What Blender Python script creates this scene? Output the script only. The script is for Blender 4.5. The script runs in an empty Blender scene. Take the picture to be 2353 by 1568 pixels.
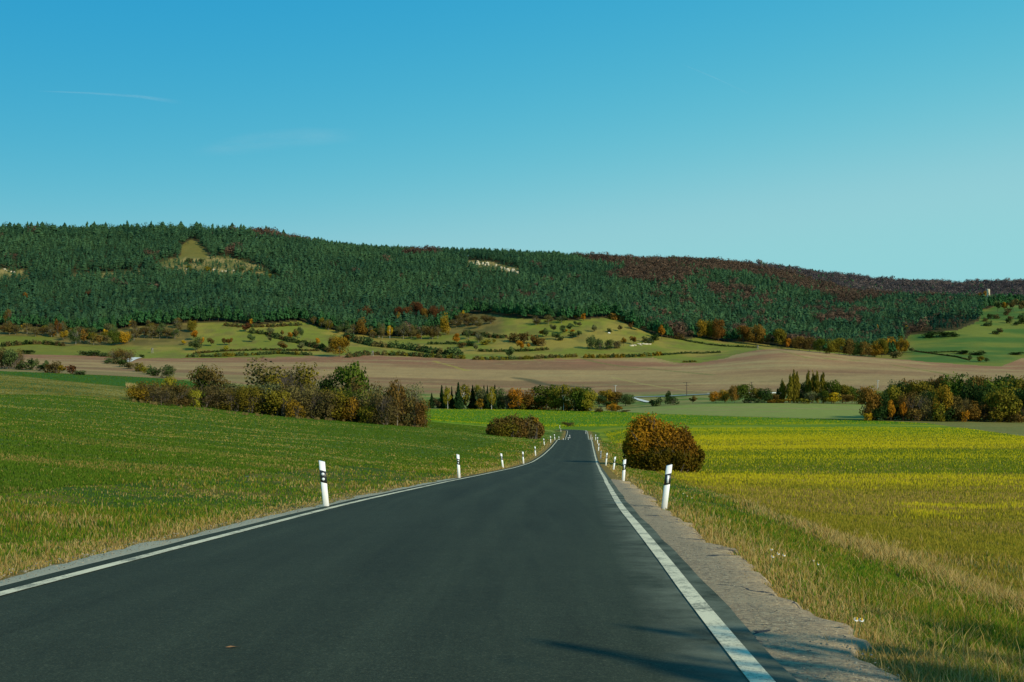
import bpy, math, random
import numpy as np

rnd = random.Random(7)
rng = np.random.default_rng(11)
scene = bpy.context.scene
COL = scene.collection

# ---------------------------------------------------------------- survey constants
F = 2614.0          # focal length in survey units (40 mm on a 36 mm wide frame, 2353 units across)
CXP = 1176.5        # bearing unit of the viewing axis
HOR = 940.0         # elevation unit of the true horizon
W_LANE = 2.87       # half distance between the two white edge lines

def lin(c):
    c = np.asarray(c, float) / 255.0
    return np.where(c <= 0.04045, c / 12.92, ((c + 0.055) / 1.055) ** 2.4)

def smooth(a, b, x):
    t = np.clip((x - a) / (b - a), 0, 1)
    return t * t * (3 - 2 * t)

# ---------------------------------------------------------------- value noise
_LAT = rng.random((256, 256))
def vnoise(x, y):
    x = np.asarray(x, float); y = np.asarray(y, float)
    xi = np.floor(x).astype(int); yi = np.floor(y).astype(int)
    fx = x - xi; fy = y - yi
    fx = fx * fx * (3 - 2 * fx); fy = fy * fy * (3 - 2 * fy)
    a = _LAT[xi & 255, yi & 255]; b = _LAT[(xi + 1) & 255, yi & 255]
    c = _LAT[xi & 255, (yi + 1) & 255]; d = _LAT[(xi + 1) & 255, (yi + 1) & 255]
    return (a * (1 - fx) + b * fx) * (1 - fy) + (c * (1 - fx) + d * fx) * fy
def fbm(x, y, o=4):
    s = 0; a = 0.5; t = 0
    for k in range(o):
        s = s + a * vnoise(x * 2 ** k + 17.3 * k, y * 2 ** k + 5.1 * k); t += a; a *= 0.5
    return s / t

# ---------------------------------------------------------------- land survey: height by bearing and distance
YS = [40, 60, 100, 150, 200, 230, 260, 330, 400, 500, 620, 700, 800, 950, 1150, 1250, 1350, 1550, 1800, 2000, 2300, 3000]
SURVEY = {
 -350: [1030, 985, 935, 890, 866, 858, 850, 842, 848, 862, 855, 850, 842, 830, 810, 790, 768, 688, 588, 535, 545, 640],
 0:    [1045, 1000, 955, 910, 885, 875, 868, 852, 860, 880, 868, 862, 850, 836, 812, 792, 768, 690, 590, 537, 547, 640],
 200:  [1050, 1008, 962, 925, 902, 890, 880, 860, 868, 885, 880, 870, 858, 842, 818, 795, 770, 690, 590, 540, 550, 642],
 400:  [1055, 1020, 978, 945, 928, 916, 903, 869, 885, 900, 895, 885, 868, 848, 823, 792, 748, 675, 580, 538, 550, 645],
 600:  [1070, 1040, 998, 972, 955, 945, 935, 900, 915, 925, 915, 905, 885, 852, 822, 790, 745, 675, 590, 545, 556, 650],
 800:  [1078, 1058, 1018, 990, 972, 965, 955, 940, 945, 945, 930, 920, 900, 858, 818, 795, 770, 690, 610, 577, 588, 655],
 1000: [1090, 1068, 1038, 1008, 988, 980, 976, 972, 966, 952, 939, 932, 905, 865, 820, 797, 775, 700, 618, 583, 594, 660],
 1200: [1095, 1075, 1052, 1030, 1006, 1000, 996, 989, 977, 955, 940, 936, 912, 870, 825, 790, 738, 680, 620, 594, 602, 665],
 1400: [1110, 1090, 1078, 1042, 1018, 1010, 1003, 989, 976, 955, 943, 930, 908, 872, 825, 785, 735, 690, 632, 602, 610, 670],
 1600: [1125, 1100, 1085, 1046, 1021, 1011, 1003, 988, 972, 950, 928, 924, 905, 868, 829, 800, 780, 715, 650, 612, 608, 670],
 1800: [1128, 1104, 1085, 1044, 1020, 1010, 1002, 987, 970, 948, 926, 922, 903, 862, 799, 806, 792, 735, 672, 645, 622, 680],
 2000: [1130, 1106, 1085, 1043, 1019, 1009, 1001, 986, 967, 950, 930, 924, 897, 862, 822, 824, 800, 742, 700, 690, 650, 690],
 2200: [1132, 1108, 1085, 1043, 1020, 1010, 1002, 988, 969, 950, 930, 924, 897, 868, 837, 815, 785, 724, 697, 698, 658, 695],
 2353: [1132, 1108, 1085, 1043, 1020, 1011, 1004, 990, 971, 952, 932, 925, 898, 870, 842, 818, 790, 722, 700, 700, 654, 695],
 2700: [1132, 1108, 1085, 1043, 1020, 1011, 1004, 990, 971, 952, 932, 925, 898, 872, 846, 818, 790, 722, 700, 700, 654, 695],
}
GX = np.arange(-400, 2761, 10.0)
GL = np.linspace(math.log(30), math.log(3100), 520)
def _gk(s):
    r = int(3 * s) + 1; k = np.exp(-0.5 * (np.arange(-r, r + 1) / s) ** 2); return k / k.sum()
def _smooth_axis(a, s, ax):
    k = _gk(s); r = len(k) // 2
    p = np.pad(a, [(r, r) if i == ax else (0, 0) for i in range(2)], mode='edge')
    return np.apply_along_axis(lambda v: np.convolve(v, k, 'valid'), ax, p)
_sx = sorted(SURVEY)
_T = np.array([np.interp(GL, np.log(YS), SURVEY[k]) for k in _sx])
_T = np.array([np.interp(GX, _sx, _T[:, j]) for j in range(len(GL))]).T
_T = _smooth_axis(_smooth_axis(_T, 4.0, 0), 2.6, 1)
GY = np.exp(GL)

def survey_row(x, Y):
    i = np.clip((np.asarray(x, float) - GX[0]) / 10.0, 0, len(GX) - 1.001)
    j = np.clip((np.log(np.maximum(Y, 30.1)) - GL[0]) / (GL[1] - GL[0]), 0, len(GL) - 1.001)
    i0 = i.astype(int); j0 = j.astype(int); fi = i - i0; fj = j - j0
    return ((_T[i0, j0] * (1 - fi) + _T[i0 + 1, j0] * fi) * (1 - fj) + (_T[i0, j0 + 1] * (1 - fi) + _T[i0 + 1, j0 + 1] * fi) * fj)

def dist_of(x, row, ymin=30.0):
    """distance of the land first met at bearing x and elevation row"""
    x = np.atleast_1d(np.asarray(x, float)); row = np.atleast_1d(np.asarray(row, float))
    out = np.empty(len(x))
    for k in range(len(x)):
        i = min(max((x[k] - GX[0]) / 10.0, 0), len(GX) - 1.001); i0 = int(i); fi = i - i0
        c = _T[i0] * (1 - fi) + _T[i0 + 1] * fi
        ok = (c <= row[k]) & (GY >= ymin)
        if not ok.any():
            out[k] = 2050.0; continue
        j = int(np.argmax(ok))
        if j == 0 or GY[j - 1] < ymin: out[k] = GY[j]; continue
        a, b = c[j - 1], c[j]
        t = 0 if a == b else (a - row[k]) / (a - b)
        out[k] = math.exp(GL[j - 1] + min(max(t, 0), 1) * (GL[j] - GL[j - 1]))
    return out

# ---------------------------------------------------------------- road centre line
_ry = np.array([-40, -20, 0, 6, 9.3, 15, 22, 26.5, 42, 76, 123, 156, 192, 230, 273, 300, 325, 342])
_rx = np.array([-3.65, -2.75, -1.84, -1.58, -1.43, -1.09, -0.74, -0.45, 0.62, 2.95, 6.1, 8.25, 10.55, 12.95, 15.6, 17.25, 18.7, 19.6])
_rz_y = np.array([-40, 0, 9.45, 14.8, 25.7, 42, 60, 76, 100, 123, 156, 180, 192, 200, 212, 230, 250, 273, 300, 333, 350, 370, 400])
_rz = np.array([-0.04, -1.25, -1.535, -1.697, -2.055, -2.66, -3.35, -3.95, -4.72, -5.10, -5.33, -5.27, -5.23, -5.35, -5.95, -6.85, -7.35, -7.42, -7.2, -6.72, -6.5, -6.3, -6.3])
_cy = np.arange(-40, 342, 0.5)
_cx = np.interp(_cy, _ry, _rx)
_k = _gk(7)
_cxp = np.pad(_cx, len(_k) // 2, mode='reflect', reflect_type='odd')
_cx = np.convolve(_cxp, _k, 'valid')
# left hand bend behind the hump
R = 22.0
hx, hy = _cx[-1] - _cx[-9], _cy[-1] - _cy[-9]; hl = math.hypot(hx, hy); hx /= hl; hy /= hl
ccx, ccy = _cx[-1] - hy * R, _cy[-1] + hx * R
a0 = math.atan2(_cy[-1] - ccy, _cx[-1] - ccx)
ang = a0 + np.arange(0.5, 36, 0.5) / R
bx = ccx + R * np.cos(ang); by = ccy + R * np.sin(ang)
tx, ty = -math.sin(ang[-1]), math.cos(ang[-1])
ext = np.arange(0.5, 34, 0.5)
RX = np.concatenate([_cx, bx, bx[-1] + tx * ext]); RY = np.concatenate([_cy, by, by[-1] + ty * ext])
_rzd = np.interp(np.arange(-40, 400, 0.5), _rz_y, _rz)
_k2 = _gk(7); _rzp = np.pad(_rzd, len(_k2) // 2, mode='reflect', reflect_type='odd'); _rzd = np.convolve(_rzp, _k2, 'valid')
RZ = np.interp(RY, np.arange(-40, 400, 0.5), _rzd)
_drop = np.zeros(len(RX)); nb = len(_cx) + 30
_drop[nb:] = np.linspace(0, 1.0, len(RX) - nb) * 1.9
RZ = RZ - _drop
_tx = np.gradient(RX); _ty = np.gradient(RY); _tl = np.hypot(_tx, _ty); RTX = _tx / _tl; RTY = _ty / _tl
RS = np.concatenate([[0], np.cumsum(np.hypot(np.diff(RX), np.diff(RY)))])

def road_rel(X, Y):
    """lateral offset (right positive) and road level at the nearest point of the centre line"""
    X = np.asarray(X, float); Y = np.asarray(Y, float)
    off = np.full(X.shape, 500.0); lev = np.full(X.shape, -6.0); st = np.zeros(X.shape)
    m = Y < 440
    idx = np.nonzero(m)[0]
    sub = slice(None, None, 2)
    rx, ry = RX[sub], RY[sub]; rz = RZ[sub]; tx_, ty_ = RTX[sub], RTY[sub]; rs = RS[sub]
    for c in range(0, len(idx), 8000):
        ii = idx[c:c + 8000]
        dx = X[ii, None] - rx[None]; dy = Y[ii, None] - ry[None]
        j = np.argmin(dx * dx + dy * dy, axis=1)
        ddx = X[ii] - rx[j]; ddy = Y[ii] - ry[j]
        along = ddx * tx_[j] + ddy * ty_[j]
        o = ddx * ty_[j] - ddy * tx_[j]
        d = np.hypot(ddx, ddy)
        off[ii] = np.where(np.abs(along) > 1.5, np.sign(o) * d, o)
        j2 = np.clip(j + np.where(along > 0, 1, -1), 0, len(rx) - 1)
        t = np.clip(np.abs(along) / 1.0, 0, 1)
        lev[ii] = rz[j] * (1 - t) + rz[j2] * t
        st[ii] = rs[j] + along
    return off, lev, st

def height(X, Y, ret=False):
    X = np.atleast_1d(np.asarray(X, float)); Y = np.atleast_1d(np.asarray(Y, float))
    off, lev, st = road_rel(X, Y)
    d = np.abs(off) - W_LANE
    pl = np.interp(d, [0, .2, .42, .9, 2, 4, 7, 10, 26, 47, 80], [-.16, -.14, -.07, -.08, -.09, 0, .2, .45, 2.0, 4.1, 6.5])
    pr = np.interp(d, [0, .15, .3, .75, 1.2, 2.0, 3.4, 5.0, 8, 20, 60], [-.16, -.14, -.12, -.13, -.15, -.28, -.58, -.80, -1.0, -1.15, -1.3])
    bump = (fbm(X * 0.9 + 40, Y * 0.9) - 0.5) * 0.16 * smooth(1.0, 2.4, d) + (fbm(X * 0.22 + 9, Y * 0.22) - 0.5) * 0.35 * smooth(2.0, 6, d)
    near = lev + np.where(off < 0, pl, pr) + bump
    Yc = np.maximum(Y, 30.0)
    x = CXP + F * X / Yc
    tab = Yc * (HOR - survey_row(x, Yc)) / F
    tab = tab + (fbm(X * 0.02 + 3, Y * 0.02 + 8) - 0.5) * 1.2 * smooth(500, 900, Y) + (fbm(X * .006, Y * .006) - .5) * 10 * smooth(1300, 1700, Y)
    w = smooth(65, 150, Y) * smooth(3.0, 13.0, d)
    w = np.where(Y > 440, 1.0, w)
    h = near * (1 - w) + tab * w
    return (h, off, st) if ret else h

def bearing(x, Y):
    return (x - CXP) / F * Y

# ---------------------------------------------------------------- mesh helpers
def make_mesh(name, V, Fc, mats=(), smooth_shade=False, cols=None, tint=None):
    """V (n,3); Fc an (m,k) array or a list of such arrays"""
    me = bpy.data.meshes.new(name)
    if isinstance(Fc, np.ndarray): Fc = [Fc]
    Fc = [np.asarray(a) for a in Fc if len(a)]
    V = np.asarray(V, np.float32)
    me.vertices.add(len(V)); me.vertices.foreach_set('co', V.ravel())
    loops = np.concatenate([a.ravel() for a in Fc]).astype(np.int32)
    tot = np.concatenate([np.full(len(a), a.shape[1], np.int32) for a in Fc])
    start = np.concatenate([[0], np.cumsum(tot)[:-1]]).astype(np.int32)
    me.loops.add(len(loops)); me.loops.foreach_set('vertex_index', loops)
    me.polygons.add(len(tot)); me.polygons.foreach_set('loop_start', start)
    try: me.polygons.foreach_set('loop_total', tot)
    except Exception: pass
    if smooth_shade: me.polygons.foreach_set('use_smooth', np.ones(len(tot), bool))
    if cols is not None:
        a = me.attributes.new('Col', 'FLOAT_COLOR', 'POINT')
        c = np.ones((len(V), 4), np.float32); c[:, :3] = cols
        a.data.foreach_set('color', c.ravel())
    if tint is not None:
        a = me.attributes.new('tint', 'FLOAT', 'POINT'); a.data.foreach_set('value', np.asarray(tint, np.float32))
    for m in mats: me.materials.append(m)
    me.update(calc_edges=True); me.validate()
    return me

def link(name, data, parent=None, loc=None):
    o = bpy.data.objects.new(name, data); COL.objects.link(o)
    if parent is not None: o.parent = parent
    if loc is not None: o.location = loc
    return o

def tag(o, label=None, cat=None, group=None, kind=None):
    if label: o['label'] = label
    if cat: o['category'] = cat
    if group: o['group'] = group
    if kind: o['kind'] = kind
    return o

class MB:
    def __init__(s): s.V = []; s.F3 = []; s.F4 = []; s.n = 0
    def add(s, V, F3=None, F4=None):
        V = np.asarray(V, float).reshape(-1, 3)
        if F3 is not None and len(F3): s.F3.append(np.asarray(F3, int) + s.n)
        if F4 is not None and len(F4): s.F4.append(np.asarray(F4, int) + s.n)
        s.V.append(V); s.n += len(V)
    def tube(s, p0, p1, r0, r1, k=5, cap=False):
        p0 = np.array(p0, float); p1 = np.array(p1, float)
        d = p1 - p0; d /= (np.linalg.norm(d) + 1e-9)
        a = np.cross(d, [0, 0, 1.0] if abs(d[2]) < .9 else [1.0, 0, 0]); a /= np.linalg.norm(a); b = np.cross(d, a)
        t = np.arange(k) * 2 * math.pi / k
        ring = np.cos(t)[:, None] * a + np.sin(t)[:, None] * b
        V = np.vstack([p0 + ring * r0, p1 + ring * r1])
        i = np.arange(k); j = (i + 1) % k
        s.add(V, None, np.stack([i, j, j + k, i + k], 1))
        if cap:
            s.add(np.vstack([p1 + ring * r1, p1[None]]), np.stack([i, j, np.full(k, k)], 1))
    def box(s, c, sz, skew=None):
        c = np.array(c, float); h = np.array(sz, float) / 2
        P = np.array([[-1, -1, -1], [1, -1, -1], [1, 1, -1], [-1, 1, -1], [-1, -1, 1], [1, -1, 1], [1, 1, 1], [-1, 1, 1]], float) * h + c
        s.add(P, None, [[0, 3, 2, 1], [4, 5, 6, 7], [0, 1, 5, 4], [1, 2, 6, 5], [2, 3, 7, 6], [3, 0, 4, 7]])
    def mesh(s, name, mats=(), sm=False, tint=None, cols=None):
        fs = []
        if s.F3: fs.append(np.vstack(s.F3))
        if s.F4: fs.append(np.vstack(s.F4))
        return make_mesh(name, np.vstack(s.V), fs, mats, sm, cols=cols, tint=tint)

# ---------------------------------------------------------------- materials
def new_mat(name):
    m = bpy.data.materials.new(name); m.use_nodes = True
    nt = m.node_tree; nt.nodes.clear()
    out = nt.nodes.new('ShaderNodeOutputMaterial')
    return m, nt, nt.nodes, nt.links, out

def nd(nt, typ, **kw):
    n = nt.nodes.new(typ)
    for k, v in kw.items(): setattr(n, k, v)
    return n

def mixc(nt, blend, a, b, fac=1.0):
    n = nt.nodes.new('ShaderNodeMix'); n.data_type = 'RGBA'; n.blend_type = blend
    for sock, v in ((n.inputs[0], fac), (n.inputs[6], a), (n.inputs[7], b)):
        if hasattr(v, 'is_linked') or hasattr(v, 'links'): nt.links.new(v, sock)
        elif isinstance(v, (int, float)): sock.default_value = v
        else: sock.default_value = (*v[:3], 1)
    return n.outputs[2]

def math_n(nt, op, a, b=None, clamp=False):
    n = nt.nodes.new('ShaderNodeMath'); n.operation = op; n.use_clamp = clamp
    for s, v in ((n.inputs[0], a), (n.inputs[1], b)):
        if v is None: continue
        if isinstance(v, (int, float)): s.default_value = v
        else: nt.links.new(v, s)
    return n.outputs[0]

def noise_n(nt, scale, detail=3.0, rough=0.6, vec=None):
    n = nt.nodes.new('ShaderNodeTexNoise'); n.inputs['Scale'].default_value = scale
    n.inputs['Detail'].default_value = detail; n.inputs['Roughness'].default_value = rough
    if vec is not None: nt.links.new(vec, n.inputs['Vector'])
    return n.outputs['Fac']

def ramp_n(nt, fac, stops):
    n = nt.nodes.new('ShaderNodeValToRGB'); e = n.color_ramp.elements
    while len(e) < len(stops): e.new(0.5)
    for k, (p, c) in enumerate(stops):
        e[k].position = p; e[k].color = (*c, 1) if not isinstance(c, (int, float)) else (c, c, c, 1)
    nt.links.new(fac, n.inputs[0]); return n.outputs[0]

def flat_mat(name, col, rough=0.6, var=0.12, scale=8.0, spec=0.3):
    m, nt, N, L, out = new_mat(name)
    tc = nd(nt, 'ShaderNodeTexCoord'); b = nd(nt, 'ShaderNodeBsdfPrincipled')
    f = noise_n(nt, scale, 4, .6, tc.outputs['Object'])
    c = mixc(nt, 'MIX', [v * (1 - var) for v in col], [min(1, v * (1 + var)) for v in col], f)
    L.new(c, b.inputs['Base Color']); b.inputs['Roughness'].default_value = rough
    b.inputs['Specular IOR Level'].default_value = spec
    L.new(b.outputs[0], out.inputs[0]); return m

def leaf_mat(name, dark, light, trans=0.22, hue=0.010, val=0.30):
    """foliage: dark to light by clump tint, slight shift from plant to plant, a little light through the leaves"""
    m, nt, N, L, out = new_mat(name)
    at = nd(nt, 'ShaderNodeAttribute', attribute_name='tint')
    oi = nd(nt, 'ShaderNodeObjectInfo')
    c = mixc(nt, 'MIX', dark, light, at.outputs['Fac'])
    hs = nd(nt, 'ShaderNodeHueSaturation')
    L.new(math_n(nt, 'ADD', math_n(nt, 'MULTIPLY', oi.outputs['Random'], hue * 2), 0.5 - hue), hs.inputs['Hue'])
    L.new(math_n(nt, 'ADD', math_n(nt, 'MULTIPLY', oi.outputs['Random'], val), 1 - val / 2), hs.inputs['Value'])
    L.new(c, hs.inputs['Color'])
    d = nd(nt, 'ShaderNodeBsdfDiffuse'); t = nd(nt, 'ShaderNodeBsdfTranslucent')
    L.new(hs.outputs[0], d.inputs[0]); L.new(hs.outputs[0], t.inputs[0])
    mx = nd(nt, 'ShaderNodeMixShader'); mx.inputs[0].default_value = trans
    L.new(d.outputs[0], mx.inputs[1]); L.new(t.outputs[0], mx.inputs[2]); L.new(mx.outputs[0], out.inputs[0])
    return m

def col_leaf_mat(name, trans=0.3, gain=1.0):
    m, nt, N, L, out = new_mat(name)
    at = nd(nt, 'ShaderNodeAttribute', attribute_name='Col')
    tc = nd(nt, 'ShaderNodeTexCoord')
    f = noise_n(nt, 3.0, 2, .6, tc.outputs['Object'])
    k = math_n(nt, 'ADD', math_n(nt, 'MULTIPLY', f, 0.6 * gain), 0.7 * gain)
    vm = nd(nt, 'ShaderNodeVectorMath', operation='SCALE')
    L.new(at.outputs['Color'], vm.inputs[0]); L.new(k, vm.inputs['Scale'])
    d = nd(nt, 'ShaderNodeBsdfDiffuse'); t = nd(nt, 'ShaderNodeBsdfTranslucent')
    L.new(vm.outputs[0], d.inputs[0]); L.new(vm.outputs[0], t.inputs[0])
    mx = nd(nt, 'ShaderNodeMixShader'); mx.inputs[0].default_value = trans
    L.new(d.outputs[0], mx.inputs[1]); L.new(t.outputs[0], mx.inputs[2]); L.new(mx.outputs[0], out.inputs[0])
    return m

def ground_mat(name, fine, bump, coarse=0.15):
    m, nt, N, L, out = new_mat(name)
    at = nd(nt, 'ShaderNodeAttribute', attribute_name='Col')
    tc = nd(nt, 'ShaderNodeTexCoord')
    f1 = noise_n(nt, fine, 5, .7, tc.outputs['Object']); f2 = noise_n(nt, coarse, 4, .6, tc.outputs['Object'])
    k = math_n(nt, 'ADD', math_n(nt, 'ADD', math_n(nt, 'MULTIPLY', f1, 0.9), math_n(nt, 'MULTIPLY', f2, 0.5)), 0.30)
    vm = nd(nt, 'ShaderNodeVectorMath', operation='SCALE')
    L.new(at.outputs['Color'], vm.inputs[0]); L.new(k, vm.inputs['Scale'])
    b = nd(nt, 'ShaderNodeBsdfPrincipled'); L.new(vm.outputs[0], b.inputs['Base Color'])
    b.inputs['Roughness'].default_value = 0.95; b.inputs['Specular IOR Level'].default_value = 0.1
    bp = nd(nt, 'ShaderNodeBump'); bp.inputs['Strength'].default_value = bump; bp.inputs['Distance'].default_value = 0.3
    L.new(f1, bp.inputs['Height']); L.new(bp.outputs[0], b.inputs['Normal'])
    L.new(b.outputs[0], out.inputs[0]); return m
# ================================================================= regions of the land, as distances along each bearing
BX = np.arange(-400, 2761, 10.0)
def boundary(pts, ymin=30.0):
    p = np.array(pts, float); rows = np.interp(BX, p[:, 0], p[:, 1])
    return dist_of(BX, rows, ymin)
def bval(b, x): return np.interp(x, BX, b)

CREST = np.interp(BX, [-400, 400, 800, 985, 2760], [335, 335, 340, 340, 340])
B_OLIVE0 = boundary([(-400, 905), (0, 908), (100, 907), (200, 911), (300, 921), (345, 926), (2760, 926)], 60)
B_OLIVE1 = boundary([(-400, 855), (0, 859), (120, 873), (214, 882), (290, 889), (330, 893), (2760, 893)], 60)
B_FAR = boundary([(-400, 941), (985, 940.5), (1170, 940.5), (1260, 941.5), (1400, 945), (1500, 951), (1700, 958), (1980, 965.5), (2130, 973), (2353, 1003), (2760, 1040)], 60)
B_PLOUGH = boundary([(-400, 812), (0, 815), (50, 814), (240, 819.5), (315, 824), (400, 824.5), (600, 822), (740, 817), (860, 815), (900, 818), (1000, 820), (1060, 825), (1206, 827.5), (1324, 823), (1500, 823), (1554, 834), (1609, 834), (1666, 824), (1685, 816), (1740, 805), (1788, 801), (1843, 806), (1925, 814), (2027, 823), (2130, 832), (2230, 839), (2301, 842), (2330, 830), (2353, 822), (2760, 815)], 600)
B_FOOT = boundary([(-400, 775), (0, 750), (100, 754), (150, 762), (220, 768), (290, 756), (310, 752), (400, 748), (440, 741), (520, 741), (580, 748), (690, 738), (720, 748), (790, 765), (860, 772), (960, 775), (1020, 755), (1050, 736), (1090, 722), (1130, 722), (1165, 730), (1200, 733), (1300, 738), (1390, 730), (1410, 732), (1470, 758), (1520, 776), (1560, 782), (1610, 775), (1660, 785), (1740, 789), (1788, 795), (1850, 804), (1925, 811), (2000, 817), (2060, 815), (2075, 790), (2090, 772), (2130, 768), (2200, 760), (2250, 740), (2255, 712), (2300, 703), (2353, 700), (2760, 700)], 900)

def in_poly(x, y, poly):
    x = np.asarray(x); y = np.asarray(y); r = np.zeros(x.shape, bool); n = len(poly); j = n - 1
    for i in range(n):
        xi, yi = poly[i]; xj, yj = poly[j]
        c = ((yi > y) != (yj > y)) & (x < (xj - xi) * (y - yi) / (yj - yi + 1e-9) + xi)
        r ^= c; j = i
    return r
def plan_poly(pts):
    """corner bearings and rows -> a polygon on the plan"""
    p = np.array(pts, float); Y = dist_of(p[:, 0], p[:, 1], 900); return [(bearing(a, b), b) for a, b in zip(p[:, 0], Y)]
CLEAR = [plan_poly(p) for p in (
    [(412, 600), (418, 565), (437, 553), (452, 556), (475, 578), (485, 600)],
    [(350, 618), (352, 605), (400, 592), (520, 590), (600, 612), (648, 648), (640, 655), (560, 645), (480, 640), (400, 636)],
    [(1072, 618), (1074, 599), (1130, 602), (1195, 618), (1192, 642), (1140, 634)],
    [(-60, 646), (-60, 616), (50, 618), (78, 640), (78, 648)],
    [(160, 640), (165, 628), (330, 622), (335, 632), (250, 640)])]

# strips and tracks that cross the ploughed land
def plan_line(pts, ymin=600):
    p = np.array(pts, float); Y = dist_of(p[:, 0], p[:, 1], ymin); return np.stack([bearing(p[:, 0], Y), Y], 1)
def line_dist(X, Y, ln):
    best = np.full(X.shape, 1e9)
    for a, b in zip(ln[:-1], ln[1:]):
        d = b - a; L2 = d @ d + 1e-9
        t = np.clip(((X - a[0]) * d[0] + (Y - a[1]) * d[1]) / L2, 0, 1)
        best = np.minimum(best, np.hypot(X - a[0] - t * d[0], Y - a[1] - t * d[1]))
    return best
STRIPS = [  # points, half width, colour
    ([(1339, 824), (1382, 835), (1440, 844), (1480, 846), (1540, 852), (1640, 862)], 2.2, (104, 106, 62)),
    ([(996, 830), (1030, 839), (1069, 850.5), (1100, 852)], 1.3, (148, 142, 62)),
    ([(1187, 869), (1215, 873), (1250, 883), (1300, 887), (1348, 891)], 5.0, (78, 76, 56)),
    ([(1407, 867.5), (1505, 887), (1578, 898), (1640, 901)], 1.6, (150, 138, 92)),
    ([(1760, 806), (1850, 822), (1980, 829)], 1.5, (112, 112, 58)),
    ([(2052, 839.5), (2143, 855), (2180, 861), (2225, 868)], 2.4, (104, 108, 52)),
    ([(-300, 818), (330, 826.5), (600, 824), (740, 819), (860, 817.5), (1000, 822), (1206, 829.5), (1324, 825), (1500, 825), (1554, 836)], 2.0, (134, 126, 76)),
    ([(700, 832), (900, 826), (1000, 835), (1150, 837), (1260, 833)], 1.0, (136, 120, 88)),
    ([(1510, 832), (1700, 846), (1800, 850)], 1.2, (140, 124, 92)),
]
STRIPS = [(plan_line(p), w, c) for p, w, c in STRIPS]

GAIN = 1 / 0.84     # picture value of sunlit level ground -> base colour
def alb(c): return lin(c) * GAIN
def lerp(a, b, t): return a * (1 - t[:, None]) + b * t[:, None]

def straw(X, Y):
    u = X * .8 + Y * .6; v = Y * .8 - X * .6
    a = smooth(.60, .71, fbm(u * .045 + 3, v * .8 + 7, 3)) * smooth(.45, .6, fbm(X * .03 + 2, Y * .03 + 1))
    b = smooth(.59, .71, fbm(X * .08 + 50, Y * .45, 3)) * smooth(.42, .58, fbm(X * .02 + 8, Y * .05 + 5))
    return np.maximum(a, b)
REG = ['verge', 'crop_field', 'rapeseed_field', 'pale_field', 'valley_grass', 'ploughed_field', 'meadow', 'hillside']
def classify(X, Y, off):
    x = CXP + F * X / np.maximum(Y, 1.0)
    d = np.abs(off) - W_LANE
    wob = (fbm(X * 0.3, Y * 0.3) - 0.5)
    left = (off < 0) & (Y < 341)
    left |= (Y >= 341) & (x < 985) & (Y < 420)
    r = np.full(X.shape, 5)
    r[Y < 790] = 4
    r[(Y < 560) & (x < 985)] = 1
    isfar = (x >= 900) & (Y < 622)
    r[isfar] = 3
    r[(x >= 900) & (Y < bval(B_FAR, x))] = 2
    r[(x < 985) & (Y < 341)] = 1
    r[left] = 1
    r[(Y >= 790) & (Y < bval(B_PLOUGH, x))] = 5
    r[(Y >= 640) & (Y < 790) & (x < 420)] = 5
    r[Y >= bval(B_PLOUGH, x)] = 6
    r[Y >= bval(B_FOOT, x)] = 7
    vl = 7.5 + 3 * wob; vr = 4.4 + 1.6 * wob
    vw = smooth(60, 150, Y)
    r[(off < 0) & (d < vl - 3.5 * vw) & (Y < 400)] = 0
    r[(off >= 0) & (d < vr - 1.0 * vw) & (Y < 400)] = 0
    return r

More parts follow.
